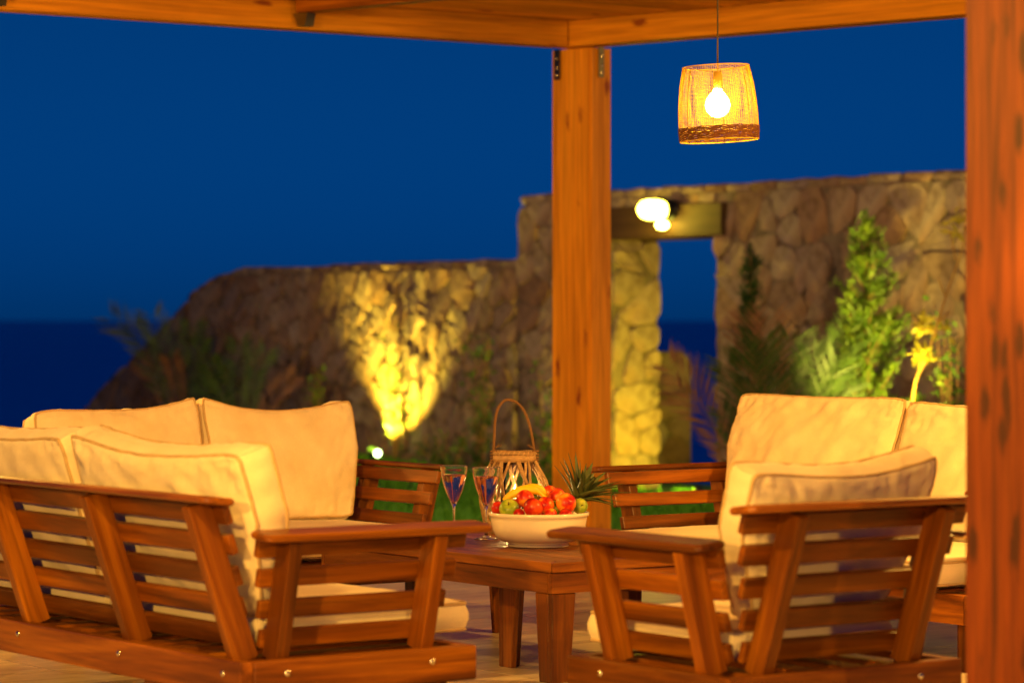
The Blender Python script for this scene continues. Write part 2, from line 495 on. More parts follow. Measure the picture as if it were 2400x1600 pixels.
def stone(parent, cell, O, X, Y, Nn, rng, gap=.003, proud=.017, name='stone'):
    """one rubble stone: outline cell in the plane O+X,Y, standing proud along Nn"""
    cx = sum(p[0] for p in cell)/len(cell); cy = sum(p[1] for p in cell)/len(cell)
    # merge short edges, cut the corners
    c = cell; pts = []
    for i in range(len(c)):
        a = c[i]; b = c[(i+1) % len(c)]
        L = math.hypot(b[0]-a[0], b[1]-a[1])
        if L < .02: continue
        for k in (.22, .78): pts.append((a[0]+(b[0]-a[0])*k, a[1]+(b[1]-a[1])*k))
    if len(pts) < 5: return
    rad = sum(math.hypot(p[0]-cx, p[1]-cy) for p in pts)/len(pts)
    if rad < .03: return
    k0 = max(.5, 1-gap/rad)
    h = proud*rng.uniform(.55, 1.25)
    tx, ty = rng.uniform(-.12, .12), rng.uniform(-.12, .12)
    v = []; f = []; n = len(pts)
    for s, d in ((k0, -.02), (k0*.99, h*.75), (k0*.945, h)):
        for (x, y) in pts:
            jx, jy = (rng.uniform(-.006, .006), rng.uniform(-.006, .006))
            qx, qy = (x-cx)*s+jx, (y-cy)*s+jy
            v.append(X*qx+Y*qy+Nn*(d+(qx*tx+qy*ty if d > 0 else 0)+(rng.uniform(-.01, .01) if d > 0 else 0)))
    v.append(Nn*(h*rng.uniform(.95, 1.15)))
    for r_ in range(2):
        for i in range(n): f.append((r_*n+i, r_*n+(i+1) % n, (r_+1)*n+(i+1) % n, (r_+1)*n+i))
    for i in range(n): f.append((2*n+i, 2*n+(i+1) % n, 3*n))
    me = mesh('stone', v, f, False)
    return link(name, me, STONE, parent, Matrix.Translation(O+X*cx+Y*cy-parent.location))

def prism(name, poly, O, X, Y, Nn, t0, t1, m, parent):
    n = len(poly); v = [O+X*x+Y*y+Nn*t0-parent.location for x, y in poly]+[O+X*x+Y*y+Nn*t1-parent.location for x, y in poly]
    f = [tuple(range(n)), tuple(range(n, 2*n))[::-1]]+[(i, i+n, (i+1) % n+n, (i+1) % n) for i in range(n)]
    me = mesh(name, v, f); bm = bmesh.new(); bm.from_mesh(me); bmesh.ops.recalc_face_normals(bm, faces=bm.faces); bm.to_mesh(me); bm.free()
    return link(name, me, m, parent)

TH = .50                                     # wall thickness
rng = random.Random(3)
O0 = Vector((W0.x, W0.y, 0)); OUT = -V
# tall gate wall
tR = -7.2; tD = wall_t(1680); tStep = wall_t(1214); ztop = 2.20; zl = 1.86
gate = empty('stone_gate_wall', wp(-1, 0, 0)); tag(gate, 'tall rubble stone wall with an open doorway and a lamp over it', 'wall')
polys = [[(tR, -.3), (tD, -.3), (tD, ztop), (tR, ztop)],
         [(tD, 2.12), (-.0, 2.12), (-.0, ztop), (tD, ztop)],
         [(0, -.3), (tStep, -.3), (tStep, ztop-.12), (tStep-.12, ztop), (0, ztop)]]
for p in polys: prism('mortar_core', p, O0, U, Z, OUT, -TH+.03, 0, MORTAR, gate)
cnt = 0
for p, sz in ((polys[0], .275), (polys[2], .24)):
    for c in cells(p, sz, rng, 1.0): stone(gate, c, O0, U, Z, OUT, rng); cnt += 1
for c in cells([(tD, 2.125), (0, 2.125), (0, ztop), (tD, ztop)], .2, rng, .45): stone(gate, c, O0, U, Z, OUT, rng); cnt += 1
# jamb (faces the viewer) and the step end are squared stones
def face_stones(parent, t, z0, z1, n_out, size, seedr, d0=-TH, d1=0):
    global cnt
    poly = [(d0, z0), (d1, z0), (d1, z1), (d0, z1)]
    for c in cells(poly, size, seedr, .95): stone(parent, c, O0+U*t, OUT, Z, n_out, seedr, proud=.016); cnt += 1
face_stones(gate, 0, -.22, zl, -U, .24, rng)
# cap stones along the top edge
def caps(parent, t0, t1, z0, z1, th=TH):
    global cnt
    t = t0
    while t < t1-.05:
        L = min(rng.uniform(.18, .38), t1-t); k0 = (t-t0)/(t1-t0); z = z0+(z1-z0)*(k0+L/2/(t1-t0))
        sl = math.atan2(z1-z0, t1-t0)
        bm = bmesh.new(); bmesh.ops.create_cube(bm, size=1)
        bmesh.ops.scale(bm, vec=(L-.012, th*rng.uniform(.98, 1.06), .075*rng.uniform(.8, 1.2)), verts=bm.verts)
        bmesh.ops.bevel(bm, geom=bm.edges[:], offset=.022, segments=1, affect='EDGES')
        for q in bm.verts: q.co += Vector((rng.uniform(-.01, .01), rng.uniform(-.014, .014), rng.uniform(-.012, .012)))
        me = bpy.data.meshes.new('cap_stone'); bm.to_mesh(me); bm.free()
        M = frame(wp(t+L/2, z+.03, -th/2)-parent.location, U+Z*math.tan(sl)*1.0)
        link('cap_stone', me, STONE, parent, M, True); t += L; cnt += 1
caps(gate, tR, tStep-.03, ztop, ztop)
print('gate stones', cnt)
# lintel of smooth dark timber
LINT = wood('lintel_timber', (.05, .025, .01), (.08, .04, .016), (.11, .058, .022), .7, grain=.8)
plank('lintel', gate, wp(tD-.14, (zl+2.12)/2, -TH/2+.02)-gate.location, wp(.28, (zl+2.12)/2, -TH/2+.02)-gate.location, TH+.10, 2.12-zl, LINT, bev=.01)

# low garden wall, sloping down at its far end
low = empty('low_stone_wall', wp(5, 0, 0)); tag(low, 'long lower rubble stone wall, its far end sloping down to the sea', 'wall')
prof = [(1214, 622), (700, 640), (560, 650), (527, 653), (495, 668), (462, 690), (387, 770), (293, 868), (209, 952)]
pr = []
for x, y in prof:
    t = wall_t(x); d = (W0+U*t).y; pr.append((t, H+(HOR-y)/F*d))
pr[0] = (pr[0][0]+.004, 1.66); pr[1] = (pr[1][0], 1.655); pr[2] = (pr[2][0], 1.645)
t_end = pr[-1][0]+(pr[-1][1]-(-.1))/(pr[-2][1]-pr[-1][1])*(pr[-1][0]-pr[-2][0])*.9
poly = [(pr[0][0], -.5)]+[(t_end, -.5), (t_end, -.1)]+pr[::-1]
prism('mortar_core', poly, O0, U, Z, OUT, -TH+.03, 0, MORTAR, low)
cnt = 0
allc = cells(poly, .225, rng, .95)
for c in allc: stone(low, c, O0, U, Z, OUT, rng, gap=.006, proud=.03); cnt += 1
for a, b in zip(pr, pr[1:]):
    n0 = cnt; caps(low, a[0], b[0], a[1], b[1])
print('low wall stones', cnt)
# short wall seen through the doorway
sw = empty('short_stone_wall', Vector((1.45, 26.6, -.2))); tag(sw, 'short low stone wall seen through the open doorway', 'wall')
sp = [(-.75, 0), (.2, 0), (.2, 1.02), (.13, 1.12), (-.75, 1.12)]
prism('mortar_core', sp, sw.location, Vector((1, 0, 0)), Z, Vector((0, -1, 0)), -.3, 0, MORTAR, sw)
for c in cells(sp, .24, rng): stone(sw, c, sw.location, Vector((1, 0, 0)), Z, Vector((0, -1, 0)), rng)
sw.location.x = (1620-1200)/F*26.6-.2; sw.location.z = -.2

# wall lamp over the doorway
lt = wall_t(1578, .05); wl = empty('wall_lamp', wp(lt, 2.075, .05)); tag(wl, 'glowing cylindrical bulkhead lamp fixed above the doorway of the stone wall', 'lamp')
Ml = frame(Vector((0, 0, 0)), OUT)
mb = MB(); mb.lathe([(.0, 0), (.085, 0), (.09, .02), (.09, .05), (0, .05)], 24)
rot = frame(Vector((0, 0, 0)), Vector((0, 0, 1)), OUT)   # local z -> OUT
mb.build('back_plate', DARKMET, wl, frame(Vector((0, 0, 0)), U, OUT))
mb = MB(); mb.lathe([(0, .05), (.075, .05), (.080, .095), (.100, .10), (.100, .111), (0, .111)], 24); mb.build('lamp_base', DARKMET, wl, frame(Vector((0, 0, 0)), U, OUT))
mb = MB(); mb.lathe([(.0, .112), (.068, .112), (.075, .14), (.078, .25), (.066, .30), (.04, .33), (0, .338)], 24); mb.build('lamp_glass', WLAMP, wl, frame(Vector((0, 0, 0)), U, OUT))

MB().lathe([(0, -.035), (.035, -.028), (.055, 0), (.035, .028), (0, .035)], 20).build('glow_blob', emis('blob_glow', (1, .80, .08), 70), wl, Matrix.Translation(wp(wall_t(1552, .17), 1.955, .17)-wl.location))  # flattened glowing blob added just below the lamp
# garden spotlight at the foot of the low wall
st = wall_t(945); spot = empty('garden_spotlight', wp(st, gz(st), .33)); tag(spot, 'small garden spotlight at the foot of the low wall, lit', 'lamp')
aim = (wp(st-.02, 1.0, 0)-wp(st, 0, .33)).normalized()
mb = MB(); mb.tube([(0, 0, -.05), (0, 0, .07)], .008, 8); mb.build('stake', DARKMET, spot)
Mx = frame(Vector((0, 0, .07)), U, aim)
mb = MB(); mb.lathe([(0, -.045), (.03, -.045), (.042, .03), (.045, .06), (.040, .06), (.036, .035)], 20); mb.build('lamp_head', DARKMET, spot, Mx)
mb = MB(); mb.lathe([(0, .046), (.038, .046), (.038, .050), (0, .050)], 20); mb.build('lens', emis('spot_lens', (1, .95, .25), 18), spot, Mx)
MB().lathe([(.0445, .03), (.049, .03), (.049, .058), (.0445, .058)], 20).build('glowing_rim', emis('spot_rim', (.30, .55, .02), 3), spot, Mx)
sl = bpy.data.lights.new('garden_spot', 'SPOT'); sl.energy = 850; sl.color = (1, .74, .06); sl.spot_size = R(104); sl.spot_blend = .9; sl.shadow_soft_size = .025
so = bpy.data.objects.new('garden_spot', sl); COL.objects.link(so)
so.location = Vector(spot.location)+Vector((0, 0, .07))+aim*.075; so.rotation_euler = aim.to_track_quat('-Z', 'Y').to_euler()
# second small spotlight seen beside the first, pointing at the viewer's shrubs
def small_spot(x, y, d, label, target, power, size=60, col=(1, .85, .2)):
    p = px(x, y, d); t = (p-W0).dot(U)
    e = empty('garden_spotlight', (p.x, p.y, gz(t))); tag(e, label, 'lamp')
    h = p.z-gz(t)
    MB().tube([(0, 0, -.05), (0, 0, h)], .007, 8).build('stake', DARKMET, e)
    a = (Vector(target)-p).normalized(); Mx = frame(Vector((0, 0, h)), a.orthogonal(), a)
    MB().lathe([(0, -.05), (.028, -.045), (.036, .02), (.036, .05), (.032, .05), (.030, .03)], 16).build('lamp_head', DARKMET, e, Mx)
    MB().lathe([(0, .036), (.030, .036), (.030, .040), (0, .040)], 16).build('lens', emis('spot_lens', col, 14), e, Mx)
    if power:
        l = bpy.data.lights.new('garden_spot', 'SPOT'); l.energy = power; l.color = col; l.spot_size = R(size); l.spot_blend = .7; l.shadow_soft_size = .03
        o = bpy.data.objects.new('garden_spot', l); COL.objects.link(o); o.location = p+a*.06; o.rotation_euler = a.to_track_quat('-Z', 'Y').to_euler()
small_spot(884, 1062, 26.2, 'garden spotlight with a white glowing lens facing the terrace', (-.4, 20, .6), 0, col=(.75, 1, .35))
#small_spot(867, 1042, 26.9, 'dim greenish garden spotlight just left of the white one', (-.8, 20, .9), 0, col=(.25, .45, .03))
small_spot(1640, 1152, 23.35, 'garden spotlight at the foot of the doorway, aimed at its stone jamb', wp(.0, .75, -.2), 260, 95, (1, .76, .035))
small_spot(2100, 1150, 18.7, 'added hidden spotlight lighting the young cypress from below', px(2066, 725, 20.3), 620, 52, (1, .74, .12))  # spotlight added out of view to brighten the cypress

# ------------------------------------------------------------------ pergola
perg = empty('pergola', pp(4, 3, 0)); tag(perg, 'orange pine pergola roofing the terrace, slatted on top', 'pergola')
PL = Vector(perg.location)
def pk(name, a, b, w, t, m=PINE, up=Z, bev=.006): return plank(name, perg, a-PL, b-PL, w, t, m, up, bev)
AL, BL = 8.1, 6.2; ZB, ZT = 2.66, 2.80
pk('beam', pp(-.07, -.0, (ZB+ZT)/2), pp(-.07, BL, (ZB+ZT)/2), .14, ZT-ZB)              # left beam (inner face on a=0)
pk('beam', pp(-.14, -.08, (ZB+ZT)/2+.001), pp(AL, -.08, (ZB+ZT)/2+.001), .16, ZT-ZB)           # right beam
pk('beam', pp(AL+.07, -.16, (ZB+ZT)/2), pp(AL+.07, BL+.1, (ZB+ZT)/2), .14, ZT-ZB)
pk('beam', pp(-.14, BL+.07, (ZB+ZT)/2), pp(AL, BL+.07, (ZB+ZT)/2), .14, ZT-ZB)
# corner post (built at its own cross-section) and the near post
def post(a0, a1, b0, b1, z1, m, bev=.008):
    c = (pp(a0, b0, 0)+pp(a1, b0, 0)+pp(a1, b1, 0)+pp(a0, b1, 0))/4
    q = [pp(a0, b0, 0)-c, pp(a1, b0, 0)-c, pp(a1, b1, 0)-c, pp(a0, b1, 0)-c]
    # local x is up, so the grain runs vertically
    v = []; n = 24
    for i in range(n+1):
        for p in q: v.append((z1*i/n, p.x, p.y))
    f = [(i*4+k, i*4+(k+1) % 4, (i+1)*4+(k+1) % 4, (i+1)*4+k) for i in range(n) for k in range(4)]
    f += [(3, 2, 1, 0), tuple(n*4+k for k in range(4))]
    me = mesh('post', v, f); bm = bmesh.new(); bm.from_mesh(me)
    bmesh.ops.recalc_face_normals(bm, faces=bm.faces)
    ed = [e for e in bm.edges if abs(e.verts[0].co.x-e.verts[1].co.x) > .01]
    bmesh.ops.bevel(bm, geom=ed, offset=bev, segments=2, affect='EDGES')
    bm.to_mesh(me); bm.free()
    M = Matrix(((0, 1, 0, 0), (0, 0, 1, 0), (1, 0, 0, 0), (0, 0, 0, 1))); M.translation = c-PL
    return link('post', me, m, perg, M)
post(-.239, .04, -.243, -.098, ZB-.002, PINE)
nearp = Vector((1.056, 7.0, 0))
MM = Matrix(((WP_.x, -V.x), (WP_.y, -V.y))).inverted(); ab = MM @ Vector((nearp.x-Q.x, nearp.y-Q.y))
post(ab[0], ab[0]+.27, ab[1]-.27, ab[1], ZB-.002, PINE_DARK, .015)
post(-.2, .08, BL-.1, BL+.1, ZB-.002, PINE); post(AL-.1, AL+.1, -.2, 0, ZB-.002, PINE)
# roof slats run along V, standing on the right beam
s = -.115; k = 0
while s < AL:
    pk('roof_slat', pp(s, -.22, ZT+.022), pp(s, BL+.2, ZT+.022), .05, .04, PINE, bev=.003); s += .098; k += 1
for b in (1.72+.9*0, 3.4, 5.0):
    pk('rafter', pp(.06, b, ZT-.036), pp(AL-.02, b, ZT-.036), .09, .066, TEAK, bev=.004)
    p = pp(.075, b, ZT-.085)
    MB().add([(-.05, -.03, .014), (.05, -.03, .014), (.05, .03, .014), (-.05, .03, .014), (-.02, -.03, -.05), (.035, -.03, -.05), (.035, .03, -.05), (-.02, .03, -.05)],
             [(0, 1, 2, 3), (4, 7, 6, 5), (0, 4, 5, 1), (1, 5, 6, 2), (2, 6, 7, 3), (3, 7, 4, 0)]).build('beam_bracket', BRACKET, perg, frame(p-PL, WP_), False)
# angle brackets on the corner post
def bracket(x, y0, y1, w, nrm, d):
    a = px(x, y0, d); b = px(x, y1, d)
    pl = plank('angle_bracket', perg, a-PL, b-PL, w, .006, BRACKET, up=nrm, bev=.001)
    for k in (.3, .62, .85):
        p = a.lerp(b, k)+nrm*.005
        bm = bmesh.new(); bmesh.ops.create_uvsphere(bm, u_segments=10, v_segments=6, radius=.009); me = bpy.data.meshes.new('bolt'); bm.to_mesh(me); bm.free()
        o = link('bolt', me, STEEL, pl, smooth=True); o.matrix_basis = pl.matrix_basis.inverted() @ Matrix.Translation(p-PL)
bracket(1306, 117, 188, .050, -V, pp(-.19, -.098, 0).y-.005)
bracket(1409, 110, 182, .044, WP_, pp(.044, -.16, 0).y)

# lamp fixed to the near post, just off to the right
pl_p = pp(ab[0]+.27, ab[1], 0)+(-V)*.10+Z*1.3+Vector((.06, -.06, 0))
pl = empty('post_lamp', pl_p); tag(pl, 'small warm lamp fixed to the near right post', 'lamp')
MB().tube([(0, 0, -.055), tuple(V*.16-Vector((.06, -.06, 0))*.3+Z*-.055)], .008, 8).build('bracket_arm', DARKMET, pl)
MB().lathe([(0, -.06), (.05, -.06), (.05, -.045), (.0, -.045)], 16).build('lamp_base', DARKMET, pl)
MB().lathe([(0, -.044), (.03, -.04), (.034, 0), (.025, .03), (0, .042)], 16).build('bulb', emis('post_bulb', (1, .62, .2), 110), pl)

# ------------------------------------------------------------------ furniture
def bolt(parent, p, nrm):
    me = bolt.me
    return link('bolt', me, STEEL, parent, frame(Vector(p), Vector(nrm).orthogonal(), Vector(nrm)))
mbb = MB(); mbb.lathe([(.0, .0055), (.005, .005), (.009, .003), (.0105, 0), (0, 0)], 12); bolt.me = mesh('bolt', mbb.v, mbb.f, True)

def seat_unit(name, origin, X, Wd, D, posts, label, cat, arms=(1, 1), group=None, legs=None):
    """outdoor seat: local x along the back, y to the front, z up; the back's outer foot on y=0"""
    root = empty(name, M=frame(Vector((origin.x, origin.y, 0)), X)); tag(root, label, cat, group)
    r0, r1 = .169, .269; zc = (r0+r1)/2; hh = r1-r0; T = .042
    P = lambda nm, a, b, w, t, up=Z, bev=.004, r=0.0: plank(nm, root, a, b, w, t, TEAK, Vector(up), bev, r)
    P('base_rail', (0, T/2, zc), (Wd, T/2, zc), T, hh)
    P('base_rail', (T+.002, D-T/2, zc-.001), (Wd-T-.002, D-T/2, zc-.001), T, hh)
    for x in (T/2, Wd-T/2):
        P('base_rail', (x, T+.001, zc), (x, D, zc), T, hh, bev=.008)
    for lx in (legs or (.10, Wd-.10)):
        for ly in (.09, D-.09): P('leg', (lx, ly, 0), (lx, ly, r1-.03), .065, .065, up=(0, 1, 0))
    n = int((Wd-.1)/.16)
    for i in range(n):
        x = .09+(Wd-.18)*(i+.5)/n; P('seat_slat', (x, T+.002, .255), (x, D-T-.002, .255), .08, .018)
    # back posts: tilted backwards
    tb = .165/.48
    def yb(z): return .064-(z-r1)*tb
    up_b = Vector((0, 1, tb)).normalized()        # normal of the back plane, to the front
    zt = .700
    for x in posts:
        P('back_post', (x, yb(.262), .262), (x, yb(zt), zt), .04, .075, up=up_b, bev=.004)
    for i, z in enumerate((.322, .410, .498, .587, .672)):
        e = (.120, .096, .068, .042, .020)[i]
        yy = yb(z)+.049
        P('back_slat', (e, yy, z), (Wd-e, yy, z), .056, .022, up=up_b, bev=.004)
    P('back_top_rail', (-.035, yb(zt)+.005, zt+.012), (Wd+.035, yb(zt)+.005, zt+.012), .105, .022, up=Vector((0, .12, 1)), bev=.006, r=.025)
    # arms: splayed outwards
    ts = .085/.34
    for side, on in ((-1, arms[0]), (1, arms[1])):
        if not on: continue
        def xa(z): return (.064-(z-r1)*ts) if side < 0 else Wd-(.064-(z-r1)*ts)
        up_a = Vector((-side*1, 0, ts)).normalized()
        za = .598
        for y in (.150, D-.155):
            P('arm_post', (xa(.262), y, .262), (xa(za), y, za), .042, .075, up=up_a)
        for i, z in enumerate((.318, .402, .490, .574)):
            y0 = .117-.015*i; y1 = D-.085+.022*i; xx = xa(z)-side*.049
            P('arm_slat', (xx, y0, z), (xx, y1, z), .052, .022, up=up_a, bev=.005)
        P('armrest', (xa(za), .045, za+.012), (xa(za), D+.015, za+.012), .105, .022, up=Vector((side*.10, 0, 1)), bev=.006, r=.022)
        for y in (.150, D-.155): bolt(root, (-.0002 if side < 0 else Wd+.0002, y, zc+.012), (side, 0, 0))
    for x in posts: bolt(root, (x, -.0002, zc+.012), (0, -1, 0))
    return root

def cushion(name, root_M, w, h, t, label, seed, sag=.02, cornerlift=(0, 0), wr=1.0, tap=(0, 0), group=None, cat='cushion'):
    """boxed cushion; local x width, z height, y thickness (front = +y)"""
    nx = 64 if w > .5 else 44; nz = 44
    e = t*.30; c = t*.52
    def outl(s, q):
        x = w/2*s*(1-.020*(1-q*q)); z = h/2*q*(1-.025*(1-s*s))
        # rounded corners
        rc = abs(s)**8*abs(q)**8
        x *= 1-.035*rc; z *= 1-.05*rc
        x -= math.copysign(1, s)*(tap[1] if s > 0 else tap[0])*abs(s)*min(1, max(0, (.15-q)/1.0))
        if q > 0: z += q**2*(-sag*(1-s*s)+cornerlift[0]*max(0, -s)**3+cornerlift[1]*max(0, s)**3)
        return x, z
    def wrk(s, q, fb):
        x, z = s*w, q*h
        pk_ = noise.noise(Vector((x*34, z*5, seed+fb)))*abs(q)**5*.55+noise.noise(Vector((x*5, z*34, seed+3+fb)))*abs(s)**5*.55
        lg = noise.noise(Vector((x*5+z*3, z*4, seed+7+fb)))*.9
        md = (1-abs(noise.noise(Vector((x*9+z*5, z*9-x*4, seed+11+fb)))*2))*.35
        fold = abs(noise.noise(Vector((x*6+z*9, x*2-z*1.5, seed+17+fb))))*(.4+.6*max(abs(s), abs(q))**2)
        return (pk_*.016+(lg+md)*.008-fold*.005)*wr
    v = []; f = []
    def grid(fb):
        b = len(v)
        for j in range(nz+1):
            q = math.sin((j/nz*2-1)*math.pi/2)
            for i in range(nx+1):
                s = math.sin((i/nx*2-1)*math.pi/2)
                x, z = outl(s, q)
                y = e+(c-e)*((1-s*s)*(1-q*q))**.42
                y = fb*(y+wrk(s, q, fb*10)*(1 if True else 0)*min(1, 6*(1-max(abs(s), abs(q)))+.25))
                v.append(Vector((x, y, z)))
        for j in range(nz):
            for i in range(nx):
                a = b+j*(nx+1)+i; q4 = (a, a+1, a+nx+2, a+nx+1)
                f.append(q4 if fb < 0 else q4[::-1])
        return b
    b0 = grid(1); b1 = grid(-1)
    ring = [(i, 0) for i in range(nx)]+[(nx, j) for j in range(nz)]+[(nx-i, nz) for i in range(nx)]+[(0, nz-j) for j in range(nz)]
    idx = lambda b, ij: b+ij[1]*(nx+1)+ij[0]
    prev = [idx(b0, r_) for r_ in ring]; m = len(ring); K = 5
    fr = [v[i].copy() for i in prev]; bk = [v[idx(b1, r_)].copy() for r_ in ring]
    cen = Vector((0, 0, 0))
    for k in range(1, K+1):
        if k == K: cur = [idx(b1, r_) for r_ in ring]
        else:
            cur = []
            for a, b in zip(fr, bk):
                p = a.lerp(b, k/K); dr = Vector((a.x/(w/2), 0, a.z/(h/2)))
                mx = max(abs(dr.x), abs(dr.z)); d2 = Vector((dr.x if abs(dr.x) > .97*mx else 0, 0, dr.z if abs(dr.z) > .97*mx else 0)).normalized()
                bulge = .014*math.sin(math.pi*k/K)+.005*noise.noise(Vector((p.x*24, p.y*10+seed, p.z*24)))*wr
                cur.append(len(v)); v.append(p+d2*bulge)
        for i in range(m):
            f.append((prev[i], prev[(i+1) % m], cur[(i+1) % m], cur[i]))
        prev = cur
    me = mesh(name, v, f, True)
    bm = bmesh.new(); bm.from_mesh(me); bmesh.ops.recalc_face_normals(bm, faces=bm.faces); bm.to_mesh(me); bm.free()
    o = link(name, me, FAB, None, root_M, True); tag(o, label, cat, group)
    for loop in (fr, bk):
        MB().tube([p*1.003 for p in loop[::2]], .0055, 6, True).build('piping', PIPE, o)
    return o

def unit_M(origin, X, lx, ly, lz, tilt=0, roll=0, yaw=0):
    M = frame(Vector((origin.x, origin.y, 0)), X)
    return M @ Matrix.Translation((lx, ly, lz)) @ Matrix.Rotation(yaw, 4, 'Z') @ Matrix.Rotation(tilt, 4, 'X') @ Matrix.Rotation(roll, 4, 'Y')
def seat_M(origin, X, lx, ly, lz):
    return frame(Vector((origin.x, origin.y, 0)), X) @ Matrix.Translation((lx, ly, lz)) @ Matrix.Rotation(R(90), 4, 'X')

# near left sofa: back towards the viewer
WA = 2.08
A0 = Vector((-.74, 8.10, 0)); A = A0+U*WA; AX = -U
seat_unit('garden_sofa', A, AX, WA, .785, [WA-.093, WA-.70, WA-1.36, .093],
          'wooden two seat garden sofa in the left foreground, its slatted back to the viewer', 'sofa', group='teak garden seats around the table', legs=(.10, WA-.62, WA-.10))
TB = R(-17)   # back cushions lean back (top towards -y)
def back_c(org, X, lx, w, label, seed, **kw):
    h = kw.pop('h', .50); ly = kw.pop('ly', .155); tl = kw.pop('tilt', R(17)); z0 = kw.pop('z0', .625); yaw = kw.pop('yaw', 0); roll = kw.pop('roll', 0)
    return cushion('back_cushion', unit_M(org, X, lx, ly, z0, tl, roll, yaw), w, h, kw.pop('t', .17), label, seed, **kw)
def seat_c(org, X, lx, w, D, label, seed):
    return cushion('seat_cushion', seat_M(org, X, lx, .13+(D-.05)/2, .335), w, D-.05, .125, label, seed, sag=0, wr=.35, cat='cushion')
GB = 'cream back cushions on the garden seats'; GS = 'cream seat cushions on the garden seats'
back_c(A, AX, WA-.515, 1.0, 'cream back cushion bulging over the near left sofa back, beside its right arm', 1, sag=.035, cornerlift=(.015, -.012), wr=1.9, group=GB, ly=.125, t=.165, tap=(0, .10))
back_c(A, AX, .50, 1.0, 'cream back cushion at the left edge of the photo, next along the near left sofa', 2, sag=.02, wr=1.7, group=GB, ly=.125, tap=(.10, 0))
seat_c(A, AX, WA-.585, .89, .785, 'cream seat cushion at the right arm end of the near left sofa', 3)['group'] = GS
seat_c(A, AX, .585, .89, .785, 'cream seat cushion on the left half of the near left sofa', 4)['group'] = GS

# near right armchair
B = Vector((.564, 7.73, 0)); WB = .83; BX = V
seat_unit('garden_armchair', B, BX, WB, .71, [.155, WB-.155], 'wooden slatted garden armchair in the right foreground, its back to the viewer', 'armchair', group='teak garden seats around the table')
back_c(B, BX, WB/2+.02, .655, 'cream back cushion of the near right armchair, its corners standing above the slats', 5, sag=.03, cornerlift=(-.01, .022), wr=1.7, group=GB, h=.46, z0=.605, ly=.14, t=.16, tap=(.10, .10))
seat_c(B, BX, WB/2, .575, .71, 'cream seat cushion of the near right armchair', 6)['group'] = GS

# far right sofa, facing the viewer's left
WC = 2.1; C0 = Vector((.97, 12.2, 0)); C = C0-U*WC; CX = U
seat_unit('garden_sofa', C, CX, WC, .78, [.093, .73, 1.37, WC-.093], 'wooden garden sofa at the far right, facing left, partly behind the near post', 'sofa', group='teak garden seats around the table')
back_c(C, CX, WC-.60, .98, 'wide cream back cushion standing on the far right sofa, nearest its left arm', 7, sag=.005, wr=2.2, group=GB, ly=.17, tilt=R(20), z0=.645, h=.52, tap=(0, .09))
back_c(C, CX, WC-1.59, .96, 'cream back cushion of the far right sofa, cut off by the near post', 8, sag=.02, wr=2.0, group=GB, ly=.17, tilt=R(17), z0=.64, h=.51)
seat_c(C, CX, WC-.59, .90, .78, 'cream seat cushion at the left arm of the far right sofa', 9)['group'] = GS
seat_c(C, CX, WC-1.51, .90, .78, 'cream seat cushion of the far right sofa behind the armchair', 10)['group'] = GS

# far left sofa, facing the viewer's right
WD = 1.72; Dd = Vector((-.684, 12.47, 0)); DX = -V
seat_unit('garden_sofa', Dd, DX, WD, .75, [.093, WD/2, WD-.093], 'wooden garden sofa at the far left, side on, facing the table', 'sofa', group='teak garden seats around the table')
back_c(Dd, DX, .435, .70, 'cream back cushion in shadow stripes on the far left sofa, beside its far arm', 11, sag=.045, cornerlift=(-.005, .02), wr=1.8, group=GB, ly=.17, h=.50, z0=.625, tap=(.07, 0))
back_c(Dd, DX, 1.17, .72, 'cream back cushion of the far left sofa, behind the near sofa cushions', 12, sag=.02, cornerlift=(.03, -.02), wr=1.8, group=GB, ly=.17, h=.50, z0=.615)
seat_c(Dd, DX, .495, .72, .75, 'cream seat cushion at the far arm of the far left sofa', 13)['group'] = GS
seat_c(Dd, DX, 1.225, .72, .75, 'cream seat cushion on the nearer half of the far left sofa', 14)['group'] = GS

# ------------------------------------------------------------------ table
T0 = Vector((.13, 9.81, 0)); TL, TW, THt = 1.46, .86, .40
tab = empty('coffee_table', M=frame(T0, V)); tag(tab, 'low slatted wooden coffee table carrying the fruit bowl and glasses', 'table')
def tpk(nm, a, b, w, t, up=Z, bev=.003): return plank(nm, tab, a, b, w, t, TEAK, Vector(up), bev)
zt = THt-.0165; fw = .075
# frame boards with mitred corners (local x along V, y along U)
def mitre(nm, q):
    v = [(x, y, THt-.033) for x, y in q]+[(x, y, THt) for x, y in q]
    me = mesh(nm, v, [(3, 2, 1, 0), (4, 5, 6, 7), (0, 1, 5, 4), (1, 2, 6, 5), (2, 3, 7, 6), (3, 0, 4, 7)])
    bm = bmesh.new(); bm.from_mesh(me); bmesh.ops.recalc_face_normals(bm, faces=bm.faces); bmesh.ops.bevel(bm, geom=bm.edges[:], offset=.003, segments=1, affect='EDGES')
    # recentre with grain on x
    a = Vector((q[1][0]-q[0][0], q[1][1]-q[0][1], 0)); c = Vector((sum(p[0] for p in q)/4, sum(p[1] for p in q)/4, zt))
    M = frame(c, a); bm.transform(M.inverted()); bm.to_mesh(me); bm.free()
    link(nm, me, TEAK, tab, M)
g = .0012
mitre('frame_board', [(g, 0), (TW-g, 0), (TW-fw-g, fw), (fw+g, fw)])
mitre('frame_board', [(0, g), (0, TL-g), (fw, TL-fw-g), (fw, fw+g)])
mitre('frame_board', [(g, TL), (TW-g, TL), (TW-fw-g, TL-fw), (fw+g, TL-fw)])
mitre('frame_board', [(TW, g), (TW, TL-g), (TW-fw, TL-fw-g), (TW-fw, fw+g)])
nb = 8; bw = (TW-2*fw-.004)/nb
for i in range(nb):
    x = fw+.002+bw*(i+.5); tpk('top_board', (x, fw+.003, zt-.0005), (x, TL-fw-.003, zt-.0005), bw-.004, .032)
